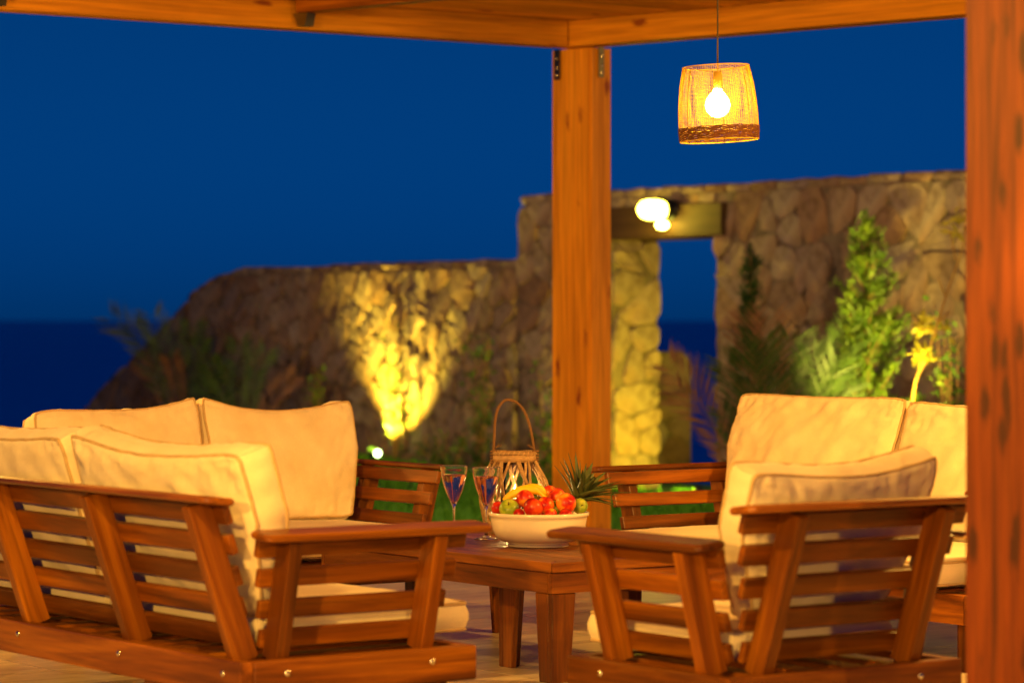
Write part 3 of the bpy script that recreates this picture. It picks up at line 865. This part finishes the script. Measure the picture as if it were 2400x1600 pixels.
za0, za1 = .297, .366
for y in (.020, TL-.020): tpk('apron', (.008, y, (za0+za1)/2), (TW-.008, y, (za0+za1)/2), .024, za1-za0)
for x in (.020, TW-.020): tpk('apron', (x, .0335, (za0+za1)/2), (x, TL-.0335, (za0+za1)/2), .024, za1-za0)
def lleg(x, y, sx, sy):
    """leg of two tapered boards meeting in an L"""
    r = empty('leg'); r.parent = tab; r.location = (x, y, 0)
    for ax in (0, 1):
        wt, wb = .098, .075; th = .024
        v = []
        for z, ww in ((0, wb), (za0-.001, wt)):
            if ax == 0: q = [(0, 0), (ww*sx, 0), (ww*sx, th*sy), (0, th*sy)]
            else: q = [(0, (th+.001)*sy), (th*sx, (th+.001)*sy), (th*sx, ww*sy), (0, ww*sy)]
            v += [(z, p[0], p[1]) for p in q]
        me = mesh('leg_board', v, [(0, 1, 2, 3), (4, 5, 6, 7), (0, 1, 5, 4), (1, 2, 6, 5), (2, 3, 7, 6), (3, 0, 4, 7)])
        bm = bmesh.new(); bm.from_mesh(me); bmesh.ops.recalc_face_normals(bm, faces=bm.faces); bmesh.ops.bevel(bm, geom=bm.edges[:], offset=.003, segments=1, affect='EDGES'); bm.to_mesh(me); bm.free()
        M = Matrix(((0, 1, 0, 0), (0, 0, 1, 0), (1, 0, 0, 0), (0, 0, 0, 1)))
        link('leg_board', me, TEAK, r, M)
lleg(.012, .012, 1, 1); lleg(TW-.012, .012, -1, 1); lleg(.012, TL-.012, 1, -1); lleg(TW-.012, TL-.012, -1, -1)
lleg(.16, .53, 1, -1)

# ------------------------------------------------------------------ things on the table
def tz(x, y, d=None):      # point on the table top under a photo pixel column at row y
    d = (H-THt)*F/(y-HOR); return Vector(((x-1200)/F*d, d, THt+.0005))

# bowl
bp = tz(1262.5, 1279); bp.z = THt
bowl = empty('fruit_bowl', bp); tag(bowl, 'round cream ceramic bowl full of fruit on the table', 'bowl')
prof = [(0, .010), (.060, .010), (.098, .003), (.103, 0), (.108, .003), (.106, .012), (.134, .021), (.155, .040), (.166, .066), (.1705, .095), (.172, .106), (.178, .109), (.180, .118), (.176, .122),
        (.168, .119), (.165, .108), (.160, .085), (.148, .055), (.125, .032), (.09, .022), (0, .020)]
mb = MB(); mb.lathe(prof, 72); bo = mb.build('bowl_body', CERAMIC, bowl)

def fruit_mat(name, c1, c2, c3, rough=.3, scale=9):
    m, t, b = mat(name); tc = N(t, 'TexCoord'); oi = N(t, 'ObjectInfo')
    ad = N(t, 'VectorMath', operation='ADD'); t.links.new(tc.outputs['Object'], ad.inputs[0]); t.links.new(oi.outputs['Random'], ad.inputs[1])
    n = N(t, 'TexNoise', Scale=float(scale), Detail=2.0); t.links.new(ad.outputs[0], n.inputs['Vector'])
    t.links.new(ramp(t, n.outputs['Fac'], [(.36, c1), (.5, c2), (.66, c3)]), b.inputs['Base Color'])
    b.inputs['Roughness'].default_value = rough; b.inputs['Specular IOR Level'].default_value = .3; b.inputs['Subsurface Weight'].default_value = .05; b.inputs['Subsurface Radius'].default_value = (.01, .004, .002)
    return m
NECT = fruit_mat('nectarine_skin', (.35, .006, .008), (.60, .035, .01), (.85, .30, .02), .34, .8)
REDS = fruit_mat('red_fruit_skin', (.25, .003, .006), (.42, .008, .008), (.62, .07, .01), .34, .8)
APPL = fruit_mat('green_apple_skin', (.18, .26, .02), (.30, .38, .03), (.42, .44, .05), .32, .9)
BANA = fruit_mat('banana_skin', (.75, .42, .01), (.85, .52, .015), (.90, .60, .03), .45, 14)
BROWN = plain('stem_brown', (.10, .05, .02), .8)

def fruit_mesh(kind):
    v = []; f = []; n = 28; m = 20
    for i in range(m+1):
        th = math.pi*i/m
        for j in range(n):
            ph = 2*math.pi*j/n
            r = 1.0
            if kind == 'apple':
                r = 1-.30*math.exp(-(th/.34)**2)-.16*math.exp(-((math.pi-th)/.30)**2)
                r *= 1+.05*math.sin(th)*math.cos(th)+.012*math.cos(5*ph)*(1 if th > 1.8 else .3)
            else:
                r = 1-.16*math.exp(-(th/.30)**2)+.03*math.exp(-((math.pi-th)/.2)**2)
                dph = min(abs(ph), 2*math.pi-abs(ph)); r -= .06*math.exp(-(dph/.18)**2)*math.sin(th)
            v.append((r*math.sin(th)*math.cos(ph), r*math.sin(th)*math.sin(ph), r*math.cos(th)*(.94 if kind == 'apple' else .97)))
    for i in range(m):
        for j in range(n): f.append((i*n+j, (i+1)*n+j, (i+1)*n+(j+1) % n, i*n+(j+1) % n))
    return mesh(kind, v, f, True)
FM = {}
def fruit(kind, mt, x, y, r, d, rot, label, group):
    c = px(x, y, d) if label_px else Vector((x, y, d))
    key = (kind, mt.name)
    if key not in FM: FM[key] = fruit_mesh(kind); FM[key].materials.append(mt)
    o = bpy.data.objects.new(group_name[kind], FM[key]); COL.objects.link(o); o.location = c; o.scale = (r, r, r); o.rotation_euler = rot
    tag(o, label, {'apple': 'apple', 'nectarine': 'nectarine'}[kind], group)
    if kind == 'apple':
        st_ = MB().tube([(0, 0, .62), (.02, .02, .95), (.08, .03, 1.15)], .045, 6).build('stem', BROWN, o)
    return o
label_px = True; group_name = {'apple': 'green_apple', 'nectarine': 'nectarine'}
GN = 'red nectarines in the bowl'; GA = 'green apples in the bowl'
def c4(x, y): return 1140+x/8.4, 1120+y/8.4
k = 640.0; dF, dB = 10.50, 10.62
FR = [('nectarine', REDS, 225, 610, 125, dF+.04, 'dark red nectarine at the far left of the bowl'),
      ('apple', APPL, 450, 630, 190, dF-.02, 'pale green apple at the left front of the bowl'),
      ('nectarine', REDS, 560, 560, 120, dF+.07, 'small red nectarine tucked under the bananas at left'),
      ('nectarine', NECT, 765, 430, 172, dF+.02, 'orange red nectarine in front of the bananas'),
      ('nectarine', REDS, 925, 600, 190, dF-.05, 'dark red nectarine at the middle front of the bowl'),
      ('nectarine', NECT, 1165, 550, 160, dF-.03, 'mottled nectarine right of the front red one'),
      ('apple', APPL, 1330, 620, 150, dF+.01, 'green apple half hidden between the nectarines'),
      ('nectarine', NECT, 1240, 320, 150, dB+.02, 'brownish red nectarine at the top right of the bananas'),
      ('nectarine', NECT, 1390, 385, 165, dB-.03, 'orange nectarine high on the pile, behind the shiny one'),
      ('nectarine', NECT, 1565, 515, 195, dF-.01, 'large shiny red orange nectarine at the right of the bowl'),
      ('apple', APPL, 1840, 575, 150, dF+.05, 'dark green apple at the far right of the bowl'),
      ('nectarine', NECT, 1270, 740, 120, dF-.05, 'low nectarine just showing over the front rim'),
      ('nectarine', REDS, 1560, 740, 120, dF-.05, 'low red nectarine under the large shiny one'),
      ('nectarine', REDS, 640, 735, 110, dF-.05, 'low red nectarine in front of the left apple'),
      ('apple', APPL, 980, 520, 150, dB+.02, 'green apple behind the front nectarines under the bananas'),
      ('nectarine', REDS, 1000, 790, 170, dB, 'red nectarine buried in the middle of the bowl')]
rr = random.Random(5)
for kd, mt, x, y, r, d, lb in FR:
    X_, Y_ = c4(x, y)
    ro = (rr.uniform(-.9, .9), rr.uniform(-.9, .9), rr.uniform(0, 6.2))
    if 'far right' in lb: ro = (R(80), 0, R(15))
    fruit(kd, mt, X_, Y_-3, r*1.05/8.4/F*d, d, ro, lb, GN if kd == 'nectarine' else GA)
# bananas
def banana(ctrl, rad, label):
    pts = spline(ctrl, 22); L = len(pts); rd = []
    for i in range(L):
        s_ = i/(L-1); q = rad*min(1, (math.sin(math.pi*min(1, max(0, .06+s_*.86)))**.45)); rd.append(max(.0055, q*(1 if s_ < .72 else 1-.75*((s_-.72)/.28)**.7)))
    v, f = tube_data(pts, rd, 5*4)
    # five soft ridges
    for i in range(L):
        for j in range(20):
            kk = i*20+j; v[kk] = pts[i]+(v[kk]-pts[i])*(1+.045*math.cos(5*2*math.pi*j/20))
    c = sum((Vector(p) for p in pts), Vector())/L
    o = link('banana', mesh('banana', [p-c for p in v], f, True), BANA, None, Matrix.Translation(c)); tag(o, label, 'banana', 'bananas on top of the fruit')
    MB().tube([pts[-1]-c, pts[-1]-c+(pts[-1]-pts[-2]).normalized()*.012], [.006, .007], 8).build('stem_end', BROWN, o)
def bz(l, d): return [px(*c4(x, y), dd) for (x, y), dd in zip(l, d)]
banana(bz([(340, 440), (500, 325), (690, 245), (880, 225), (1020, 275), (1165, 385)], [10.55]*6), .018, 'long yellow banana arching over the left of the fruit')
banana(bz([(640, 300), (780, 215), (900, 190), (1040, 225), (1140, 310), (1225, 400)], [10.61]*6), .0165, 'second yellow banana lying just behind the long one')

# pineapple behind the bowl
pb = px(1325, 1205, 11.0)
ax = Vector((.62, -.05, 1)).normalized()
pine = empty('pineapple', (pb.x-.035, pb.y, THt)); tag(pine, 'pineapple with a spiky green crown standing behind the bowl', 'pineapple')
PSK = fruit_mat('pineapple_skin', (.20, .08, .01), (.42, .20, .02), (.55, .30, .03), .5, 60)
prf = [(0, .0), (.035, .004), (.055, .02), (.062, .05), (.062, .09), (.055, .125), (.038, .148), (.02, .155), (0, .156)]
mb = MB(); mb.lathe(prf, 36, fl=lambda j, z: 1+.035*math.cos(j*math.pi/2+z*180)); mb.build('fruit_body', PSK, pine, frame(Vector((0, 0, .012)), ax.orthogonal(), ax))
PLF = leafmat('pineapple_leaf', (.06, .085, .025), (.14, .17, .05), .45, .1)
tipb = Vector((0, 0, .012))+ax*.150
lr = random.Random(11)
for i in range(46):
    s_ = i/46; az = i*2.4; out = .25+1.15*(1-s_)**1.0; L = (.055+.085*math.sin(math.pi*min(1, .25+s_*.75)))*lr.uniform(.95, 1.25)
    side = Quaternion(ax, az) @ ax.orthogonal().normalized()
    p0 = tipb+ax*(.045*s_)+side*.010
    d0 = (ax*1.0+side*out).normalized(); v = []; f = []
    wd = .021*lr.uniform(.8, 1.2)*(1-.3*s_); tn = ax.cross(side).normalized(); n = 7
    for k_ in range(n+1):
        q = k_/n
        p = p0+d0*L*q+side*(out*.02*q*q)-Z*(.030*(1-s_)*q*q)
        ww = wd*(1-q)**.7*(1 if q > .05 else .8); up = (ax-d0*ax.dot(d0)).normalized()
        v += [p-tn*ww, p-(side*.2-up*.0)*ww*.0-up*ww*.35, p+tn*ww]
    for k_ in range(n):
        a = k_*3; f += [(a, a+1, a+4, a+3), (a+1, a+2, a+5, a+4)]
    o = link('leaf', mesh('leaf', v, f, True), PLF, pine)
    sd = o.modifiers.new('solid', 'SOLIDIFY'); sd.thickness = .0012

# wine glasses
def wine_glass(x, y, label):
    p = tz(x, y); p.z = THt+.0005; g_ = empty('wine_glass', p); tag(g_, label, 'wine glass', 'two glasses of rose wine on the table')
    fl = lambda j, z: 1+(.018*math.cos(j*math.pi/3) if .125 < z < .200 else 0)
    outer = [(0, 0), (.044, 0), (.0455, .0015), (.044, .003), (.02, .007), (.007, .014), (.0042, .03), (.0038, .08), (.0048, .108), (.010, .122), (.020, .142), (.031, .168), (.040, .195), (.0465, .222), (.0505, .250), (.0520, .2605), (.0520, .2622), (.0516, .263)]
    inner = [(.0511, .2625), (.0508, .261), (.0492, .250), (.0452, .222), (.0386, .195), (.0295, .168), (.0182, .143), (.0085, .127), (0, .122)]
    MB().lathe(outer+inner, 72, fl=fl).build('glass_body', GLASS, g_)
    liq = [(0, .1226), (.0083, .1275), (.0179, .1435), (.0291, .1683), (.0382, .1953), (.0448, .222), (.0460, .2295), (0, .2295)]
    MB().lathe(liq, 72, fl=lambda j, z: fl(j, z)*.994).build('wine', WINE, g_)
wine_glass(1064, 1257, 'left cut crystal glass of rose wine, farther from the bowl')
wine_glass(1139.5, 1263, 'right cut crystal glass of rose wine, against the fruit bowl')

# lantern
lp = Vector(((1206-1200)/F*11.22, 11.22, THt))
lan = empty('willow_lantern', lp); tag(lan, 'woven willow lantern with a rope handle and a lit candle, behind the glasses', 'lantern')
def lr_(z): # basket radius at height
    return float(np.interp(z, [0, .05, .12, .18, .23, .27], [.095, .118, .130, .122, .100, .079]))
lg = random.Random(21)
for i in range(28):
    a0 = i*2*math.pi/14+lg.uniform(-.12, .12); tw = (1 if i % 2 else -1)*lg.uniform(.5, .95)
    pts = []
    for q in range(11):
        z = .272-q/10*.265; a = a0+tw*(q/10); rd = lr_(z)+lg.uniform(-.003, .003)+(.004 if i % 2 else -.003)
        pts.append((rd*math.cos(a), rd*math.sin(a), z))
    MB().tube(spline(pts, 20), lg.uniform(.0042, .0062), 7).build('willow_rod', WILLOW, lan)
def ringmesh(r0, r1, z0, z1, seg=48): return MB().lathe([(r0, z0), (r1, z0), (r1+.001, (z0+z1)/2), (r1, z1), (r0, z1), (r0, z0)], seg)
ringmesh(.070, .081, .268, .293).build('top_band', WILLOW, lan)
ringmesh(.085, .100, 0, .014).build('bottom_band', WILLOW, lan)
for ph in (0, 2.09, 4.18):
    pts = []
    for i in range(120):
        a = 2*math.pi*i/120; w_ = a*26/1.0+ph
        pts.append(((.076+.005*math.cos(w_))*math.cos(a), (.076+.005*math.cos(w_))*math.sin(a), .299+.0055*math.sin(w_)+.002*math.sin(a*3)))
    MB().tube(pts, .0042, 6, True).build('braid_strand', WILLOW, lan)
hp = spline([(-.079, 0, .245), (-.079, 0, .30), (-.076, 0, .37), (-.072, 0, .43), (-.058, 0, .475), (-.030, 0, .500), (.010, 0, .488), (.040, 0, .45), (.060, 0, .39), (.070, 0, .335), (.076, 0, .29), (.079, 0, .25)], 110)
for ph in (0, 2.09, 4.18):
    pts = []
    for i, p in enumerate(hp):
        tg = (hp[min(i+1, 110)]-hp[max(i-1, 0)]).normalized(); s_ = Vector((0, 1, 0)); c_ = tg.cross(s_); w_ = i*.75+ph
        pts.append(p+(s_*math.cos(w_)+c_*math.sin(w_))*.0028)
    MB().tube(pts, .0030, 6).build('rope_handle', ROPE, lan)
for sx in (-1, 1):
    mb = MB()
    for i in range(5): mb.tube([(sx*.079+.010*math.cos(a), .010*math.sin(a)*.9, .262+i*.011) for a in [2*math.pi*j/14 for j in range(14)]], .0045, 6, True)
    for i in range(6): mb.tube([(sx*.076, 0, .315), (sx*.070-sx*.012*lg.random(), lg.uniform(-.01, .01), .322), (sx*.062-lg.uniform(.0, .02)*sx, lg.uniform(-.012, .012), .326+lg.uniform(-.004, .012))], [.002, .0015, .0006], 5)
    mb.build('rope_knot', ROPE, lan)
MB().lathe([(0, .016), (.050, .016), (.053, .02), (.053, .235), (.046, .25), (.046, .262), (.0445, .262), (.0445, .25), (.051, .233), (.051, .022), (0, .019)], 40).build('glass_jar', JARG, lan)
cd = empty('candle', lp+Vector((0, 0, .0205))); tag(cd, 'lit cream candle inside the willow lantern', 'candle')
WAXG = plain('glowing_wax', (.9, .75, .5), .5); b_ = WAXG.node_tree.nodes['Principled BSDF']; b_.inputs['Emission Color'].default_value = (1, .6, .22, 1); b_.inputs['Emission Strength'].default_value = .8  # wax emits by itself, standing in for the flame's light inside it
b_.inputs['Subsurface Weight'].default_value = .5
MB().lathe([(0, 0), (.034, 0), (.0345, .005), (.0345, .105), (.031, .109), (.02, .103), (0, .101)], 32).build('wax_body', WAXG, cd)
MB().tube([(0, 0, .10), (.001, 0, .118)], .0012, 6).build('wick', DARKMET, cd)
MB().lathe([(0, .113), (.004, .118), (.0055, .126), (.0035, .138), (0, .150)], 12).build('flame', FLAME, cd)

# ------------------------------------------------------------------ pendant lamp
pd = 10.8; pc = px(1686, 330, pd)
pen = empty('pendant_lamp', (pc.x, pc.y, pc.z)); tag(pen, 'lit wicker pendant lamp hanging from the pergola on a thin cord', 'pendant lamp')
sc_ = pd/F
hh_ = 176*sc_*.985; tiltM = Matrix.Rotation(R(-2.8), 4, 'Y')
def pr_(q): # radius along height 0..1
    return float(np.interp(q, [0, .18, .35, .55, .75, .92, 1], [92, 93.5, 93.5, 91, 87, 81, 78]))*sc_
WK = plain('raffia_mesh', (.62, .37, .004), .6)
WKB = plain('twig_band', (.12, .032, .004), .75)
WIRE = plain('shade_wire', (.05, .03, .02), .6)
mb = MB()
nr = 46
for i in range(nr):
    q = .16+.84*i/(nr-1); r_ = pr_(q); z = q*hh_
    mb.tube([(r_*math.cos(2*math.pi*j/72)+.0006*math.sin(j*9.1+i), r_*math.sin(2*math.pi*j/72), z+.0005*math.sin(j*3+i*2)) for j in range(72)], .00085, 4, True)
nv = 110
for i in range(nv):
    a = 2*math.pi*i/nv
    mb.tube([(pr_(q)*math.cos(a+.01*math.sin(q*9+i)), pr_(q)*math.sin(a+.01*math.sin(q*9+i)), q*hh_) for q in [.14+.86*k_/7 for k_ in range(8)]], .00085, 4)
o = mb.build('woven_mesh', WK, pen, tiltM); o['kind'] = 'stuff'
mb = MB(); rg = random.Random(4)
for i in range(16):
    q0 = .015+.16*i/15; ph = rg.uniform(0, 6)
    mb.tube([((pr_(q0)+.0015+.0015*math.sin(j*1.3+ph))*math.cos(2*math.pi*j/96), (pr_(q0)+.0015+.0015*math.sin(j*1.3+ph))*math.sin(2*math.pi*j/96), q0*hh_+.0016*math.sin(j*.9+ph)+.001*math.sin(j*2.1+2*ph)) for j in range(96)], .0017, 5, True)
o = mb.build('twig_band', WKB, pen, tiltM); o['kind'] = 'stuff'
for q in (0.0, 1.0):
    MB().tube([(pr_(q)*math.cos(a), pr_(q)*math.sin(a), q*hh_) for a in [2*math.pi*j/64 for j in range(64)]], .0022, 6, True).build('shade_hoop', WK, pen, tiltM)
for i in range(6):
    a = 2*math.pi*(i+.3)/6; q = .995
    MB().tube([((pr_(k_/10)-.003)*math.cos(a), (pr_(k_/10)-.003)*math.sin(a), k_/10*hh_) for k_ in range(11)], .0013, 5).build('shade_wire', WIRE, pen, tiltM)
for i in range(3):
    a = 2*math.pi*i/3
    MB().tube([(0, 0, hh_*.93), (pr_(1)*math.cos(a), pr_(1)*math.sin(a), hh_)], .0013, 5).build('shade_spoke', WIRE, pen, tiltM)
sk = hh_*.94; br = 30*sc_
MB().tube([(-4*sc_, 0, hh_*.90), (-4*sc_, 0, ZT-pc.z)], .0032, 8).build('cord', CORD, pen)
MB().lathe([(0, hh_*.72), (.017, hh_*.72), (.019, hh_*.80), (.015, hh_*.93), (0, hh_*.94)], 20, c=(-4*sc_, 0, 0)).build('bulb_socket', plain('socket_brass', (.55, .33, .08), .35, .8), pen)
zb = hh_*.48
MB().lathe([(0, -br), (br*.5, -br*.87), (br*.87, -br*.5), (br, 0), (br*.87, br*.5), (br*.62, br*.85), (br*.36, br*1.15), (br*.33, br*1.3), (0, br*1.3)], 28, c=(-4*sc_, 0, zb)).build('light_bulb', BULB, pen)

# ------------------------------------------------------------------ planting
def tri_cloud(name, P, D, size, mt, parent, width=.35, rnd=None):
    """P points, D directions, size lengths (numpy): one kite-shaped leaf each"""
    n = len(P); rnd_ = np.random.RandomState(3 if rnd is None else rnd)
    D = D/np.linalg.norm(D, axis=1, keepdims=True)
    r_ = rnd_.normal(size=(n, 3)); S_ = np.cross(D, r_); S_ /= np.linalg.norm(S_, axis=1, keepdims=True)
    L = size[:, None]
    Vv = np.stack([P, P+D*L*.5+S_*L*width*.5, P+D*L, P+D*L*.5-S_*L*width*.5], 1)
    me = bpy.data.meshes.new(name); me.vertices.add(n*4); me.vertices.foreach_set('co', Vv.reshape(-1))
    me.loops.add(n*4); me.loops.foreach_set('vertex_index', np.arange(n*4, dtype=np.int32))
    me.polygons.add(n); me.polygons.foreach_set('loop_start', np.arange(0, n*4, 4, dtype=np.int32))
    me.update(); me.validate()
    return link(name, me, mt, parent)
def plant_at(name, x, o, label, cat='plant', group=None, lawn_t=None):
    t = wall_t(x, o); p = wp(t, gz(t), o); e = empty(name, p); tag(e, label, cat, group); return e, p
def conifer(name, x, o, ytop, wpx, mt, label, n_br=60, seed=0, dense=34, wavy=.3, size=.05):
    e, p = plant_at(name, x, o, label, 'tree')
    hgt = H+(HOR-ytop)/F*p.y-p.z; wd = wpx/F*p.y/2
    r_ = random.Random(seed); P = []; D = []; Sz = []; mb = MB()
    tr = spline([(0, 0, 0), (.02, 0, hgt*.4), (-.01, .01, hgt*.75), (0, 0, hgt*.97)], 14)
    MB().tube(tr, [.018*(1-i/15)+.003 for i in range(15)], 7).build('trunk', BARK, e)
    for i in range(n_br):
        q = r_.random()**.9*.96; q = max(q, .04); z = hgt*q
        az = r_.uniform(0, 6.283); L = wd*(1-q)**.8*r_.uniform(.45, 1.2)+.03
        a = Vector((math.cos(az), math.sin(az), .75+r_.uniform(-.1, .35))).normalized()
        b = Vector((0, 0, z)); c = b+a*L
        mb.tube([b, b.lerp(c, .5)-Z*.01, c], [.004, .003, .0015], 4)
        m_ = int(dense*(.4+L/wd))
        for k_ in range(m_):
            s_ = r_.random()**.7; pt = b.lerp(c, s_)+Vector((r_.gauss(0, .018), r_.gauss(0, .018), r_.gauss(0, .02)))
            P.append(pt); dd = a+Vector((r_.gauss(0, .45), r_.gauss(0, .45), .5+r_.gauss(0, .3))); D.append(dd); Sz.append(size*r_.uniform(.6, 1.3))
    for k_ in range(60):
        q = r_.random(); P.append(Vector((0, 0, hgt*(.86+.14*q)))); D.append(Vector((r_.gauss(0, .5), r_.gauss(0, .5), 1))); Sz.append(size*.9)
    mb.build('branch', BARK, e)
    tri_cloud('crown', np.array([tuple(q) for q in P]), np.array([tuple(q) for q in D]), np.array(Sz), mt, e, .24, seed)
    return e
conifer('young_cypress', 2030, 1.1, 497, 400, L_BRIGHT, 'bright green young cypress in front of the stone wall, right of the doorway', 170, 3, 80, size=.05)
conifer('young_cypress', 1760, .7, 572, 120, L_DARK, 'dark narrow conifer just right of the doorway', 90, 5, 44)
def palm(name, x, o, label, fronds, mts, group='small palms along the stone walls'):
    e, p = plant_at(name, x, o, label, 'palm', group)
    r_ = random.Random(int(x)); k_ = 0
    for (tx, ty, hpx, mi) in fronds:                     # tip pixel, sag
        tip = px(tx, ty, p.y+r_.uniform(-.25, .25))-p; base = Vector((r_.uniform(-.03, .03), r_.uniform(-.03, .03), .08))
        mid = base.lerp(tip, .55)+Z*hpx
        pts = spline([base, mid, tip], 16); f_ = MB(); f_.tube(pts, [.007*(1-i/18) for i in range(17)], 5)
        v = []; q_ = []
        n = 30
        for i in range(n):
            s_ = .22+.78*i/n; x_ = s_*16; a = pts[int(min(x_, 15))].lerp(pts[int(min(x_, 15))+1], x_-int(min(x_, 15))); tg = (pts[min(int(x_)+1, 16)]-pts[max(int(x_)-1, 0)]).normalized()
            side = tg.cross(Vector((0, -1, .3))).normalized(); L = .20*math.sin(math.pi*min(1, .18+.8*(1-s_)*.9+.05))*r_.uniform(.85, 1.1)*min(1.3, (tip-base).length)+.03
            for sg in (-1, 1):
                if r_.random() < .12: continue
                d_ = (tg*.75+side*sg*.7+Vector((0, r_.uniform(-.25, .25), r_.uniform(-.12, .05)))).normalized(); w_ = .0062
                b0 = len(v); nn = d_.cross(tg).cross(d_).normalized()
                v += [a-nn*w_, a+d_*L*.5-nn*w_, a+d_*L, a+d_*L*.5+nn*w_]; q_.append((b0, b0+1, b0+2, b0+3))
        f_.add(v, q_); f_.build('frond', mts[mi], e, None, False)
    MB().tube([(0, 0, 0), (0, 0, .12)], [.05, .035], 10).build('stem_base', BARK, e)
palm('garden_palm', 1775, 1.9, 'feathery palm with orange dried fronds right of the doorway',
     [(1565, 850, .14, 1), (1585, 915, .12, 1), (1755, 750, .10, 1), (1800, 745, .10, 1), (1860, 790, .12, 0), (1700, 850, .15, 0), (1880, 870, .12, 0), (1930, 840, .1, 0), (1745, 820, .12, 0), (1820, 830, .1, 0), (1690, 960, .08, 0), (1780, 790, .08, 0)], (L_PALM, L_DRY))
palm('garden_palm', 1868, 1.7, 'dark palm fronds leaning right between the orange palm and the cypress',
     [(1985, 790, .12, 0), (1965, 840, .1, 0), (1800, 860, .1, 0), (1900, 820, .1, 0), (1990, 890, .1, 0)], (L_PALM, L_DRY))
palm('garden_palm', 425, .9, 'sparse palm whose frond reaches over the sloping wall end at far left',
     [(258, 742, .22, 0), (310, 760, .15, 0), (355, 735, .12, 0), (470, 800, .1, 0), (400, 840, .12, 1), (520, 850, .1, 0), (330, 850, .12, 1), (450, 760, .1, 0)], (L_PALM, L_DRY))
palm('garden_palm', 570, 1.0, 'dark bushy palm in front of the left part of the low wall',
     [(490, 850, .1, 0), (560, 800, .12, 0), (625, 820, .12, 0), (600, 870, .1, 0), (690, 880, .08, 1), (470, 900, .1, 0)], (L_PALM, L_DRY))
def shrub(name, x, o, ytop, wpx, mt, label, stems=6, leaves=500, seed=1, size=.06, zmin=.15, group='shrubs along the stone walls', lean=0.0, yb=None):
    e, p = plant_at(name, x, o, label, 'shrub', group)
    hgt = H+(HOR-ytop)/F*p.y-p.z; wd = wpx/F*p.y/2; r_ = random.Random(seed); P = []; D = []; Sz = []; mb = MB(); tips = []
    for i in range(stems):
        a = r_.uniform(0, 6.28); k_ = r_.uniform(.3, 1); hh2 = hgt*r_.uniform(.65, 1.0) if i else hgt
        pts = spline([(0, 0, 0), (wd*.4*k_*math.cos(a)+lean*.3, wd*.4*math.sin(a), hh2*.4), (wd*k_*math.cos(a)+lean, wd*k_*math.sin(a), hh2)], 10)
        mb.tube(pts, [.008*(1-j/12)+.001 for j in range(11)], 5); tips.append(pts)
    mb.build('branch', BARK, e)
    for i in range(leaves):
        pts = tips[i % stems]; s_ = zmin+(1-zmin)*r_.random(); x_ = s_*10; j = min(9, int(x_)); pt = pts[j].lerp(pts[j+1], x_-j)
        P.append(pt+Vector((r_.gauss(0, .035), r_.gauss(0, .035), r_.gauss(0, .03)))); D.append(Vector((r_.gauss(0, 1), r_.gauss(0, 1), r_.gauss(.3, .7)))); Sz.append(size*r_.uniform(.6, 1.3))
    tri_cloud('foliage', np.array([tuple(q) for q in P]), np.array([tuple(q) for q in D]), np.array(Sz), mt, e, .5, seed)
    return e, p
shrub('garden_shrub', 742, .6, 868, 70, L_BRIGHT, 'small bright green plant left of the floodlit wall patch', 4, 110, 3, .07, .35)
shrub('garden_shrub', 1130, .6, 760, 130, L_SHRUB, 'tall loose shrub on the low wall behind the lantern', 8, 420, 4, .065, .1)
shrub('garden_shrub', 1288, .5, 860, 90, L_SHRUB, 'leafy shrub half hidden by the corner post', 6, 420, 5, .06, .05)
shrub('garden_shrub', 1060, .35, 1010, 240, L_SHRUB, 'low ground shrub under the wall right of the floodlit patch', 9, 320, 6, .06, .05)
shrub('garden_shrub', 505, .9, 830, 130, L_DARK, 'dark shrub between the two left palms', 6, 260, 7, .08, .1)
shrub('garden_shrub', 925, .15, 720, 120, L_SHRUB, 'thin climber in the beam of the wall spotlight', 8, 260, 8, .05, .25)
shrub('garden_shrub', 1775, 1.2, 960, 230, L_SHRUB, 'green shrub below the palm right of the doorway', 9, 300, 9, .06, .05)
shrub('garden_shrub', 2240, 1.2, 850, 110, L_BRIGHT, 'bright green shrub beside the near right post', 8, 500, 10, .05, .1)
shrub('garden_shrub', 2235, .8, 700, 120, L_SHRUB, 'taller dark green shrub behind the bright one at right', 7, 260, 12, .07, .3)
# yellow-leaved young tree
e, p = plant_at('young_fig_tree', 2130, 1.5, 'bare young tree with a few bright yellow leaf clusters near the right post', 'tree')
def lp2(x, y): return px(x, y, p.y)-p
mb = MB(); mb.tube(spline([(0, 0, 0), lp2(2140, 930), lp2(2175, 830), lp2(2215, 700), lp2(2250, 600), lp2(2262, 540), lp2(2245, 460)], 30), [.012*(1-i/40) for i in range(31)], 7)
for l in ([(2190, 775), (2160, 770), (2135, 735)], [(2218, 700), (2205, 670), (2200, 650)], [(2240, 610), (2230, 560), (2225, 540)], [(2165, 860), (2150, 840), (2160, 800)], [(2195, 760), (2225, 730)]):
    mb.tube([lp2(*q) for q in l], [.006, .005, .003][:len(l)], 5)
mb.build('trunk', leafmat('pale_bark', (.45, .26, .05), (.55, .33, .06), .7, 0), e)
P = []; D = []; Sz = []; r_ = random.Random(9)
for cx, cy, n_ in ((2162, 758, 32), (2158, 832, 28), (2212, 768, 12), (2250, 512, 20), (2170, 835, 16), (2245, 545, 10)):
    for i in range(n_):
        a = r_.uniform(0, 6.28); P.append(tuple(lp2(cx+r_.gauss(0, 8), cy+r_.gauss(0, 8)))); D.append((math.cos(a), r_.gauss(0, .5), math.sin(a))); Sz.append(r_.uniform(.05, .09))
tri_cloud('foliage', np.array(P), np.array(D), np.array(Sz), L_YEL, e, .45, 4)
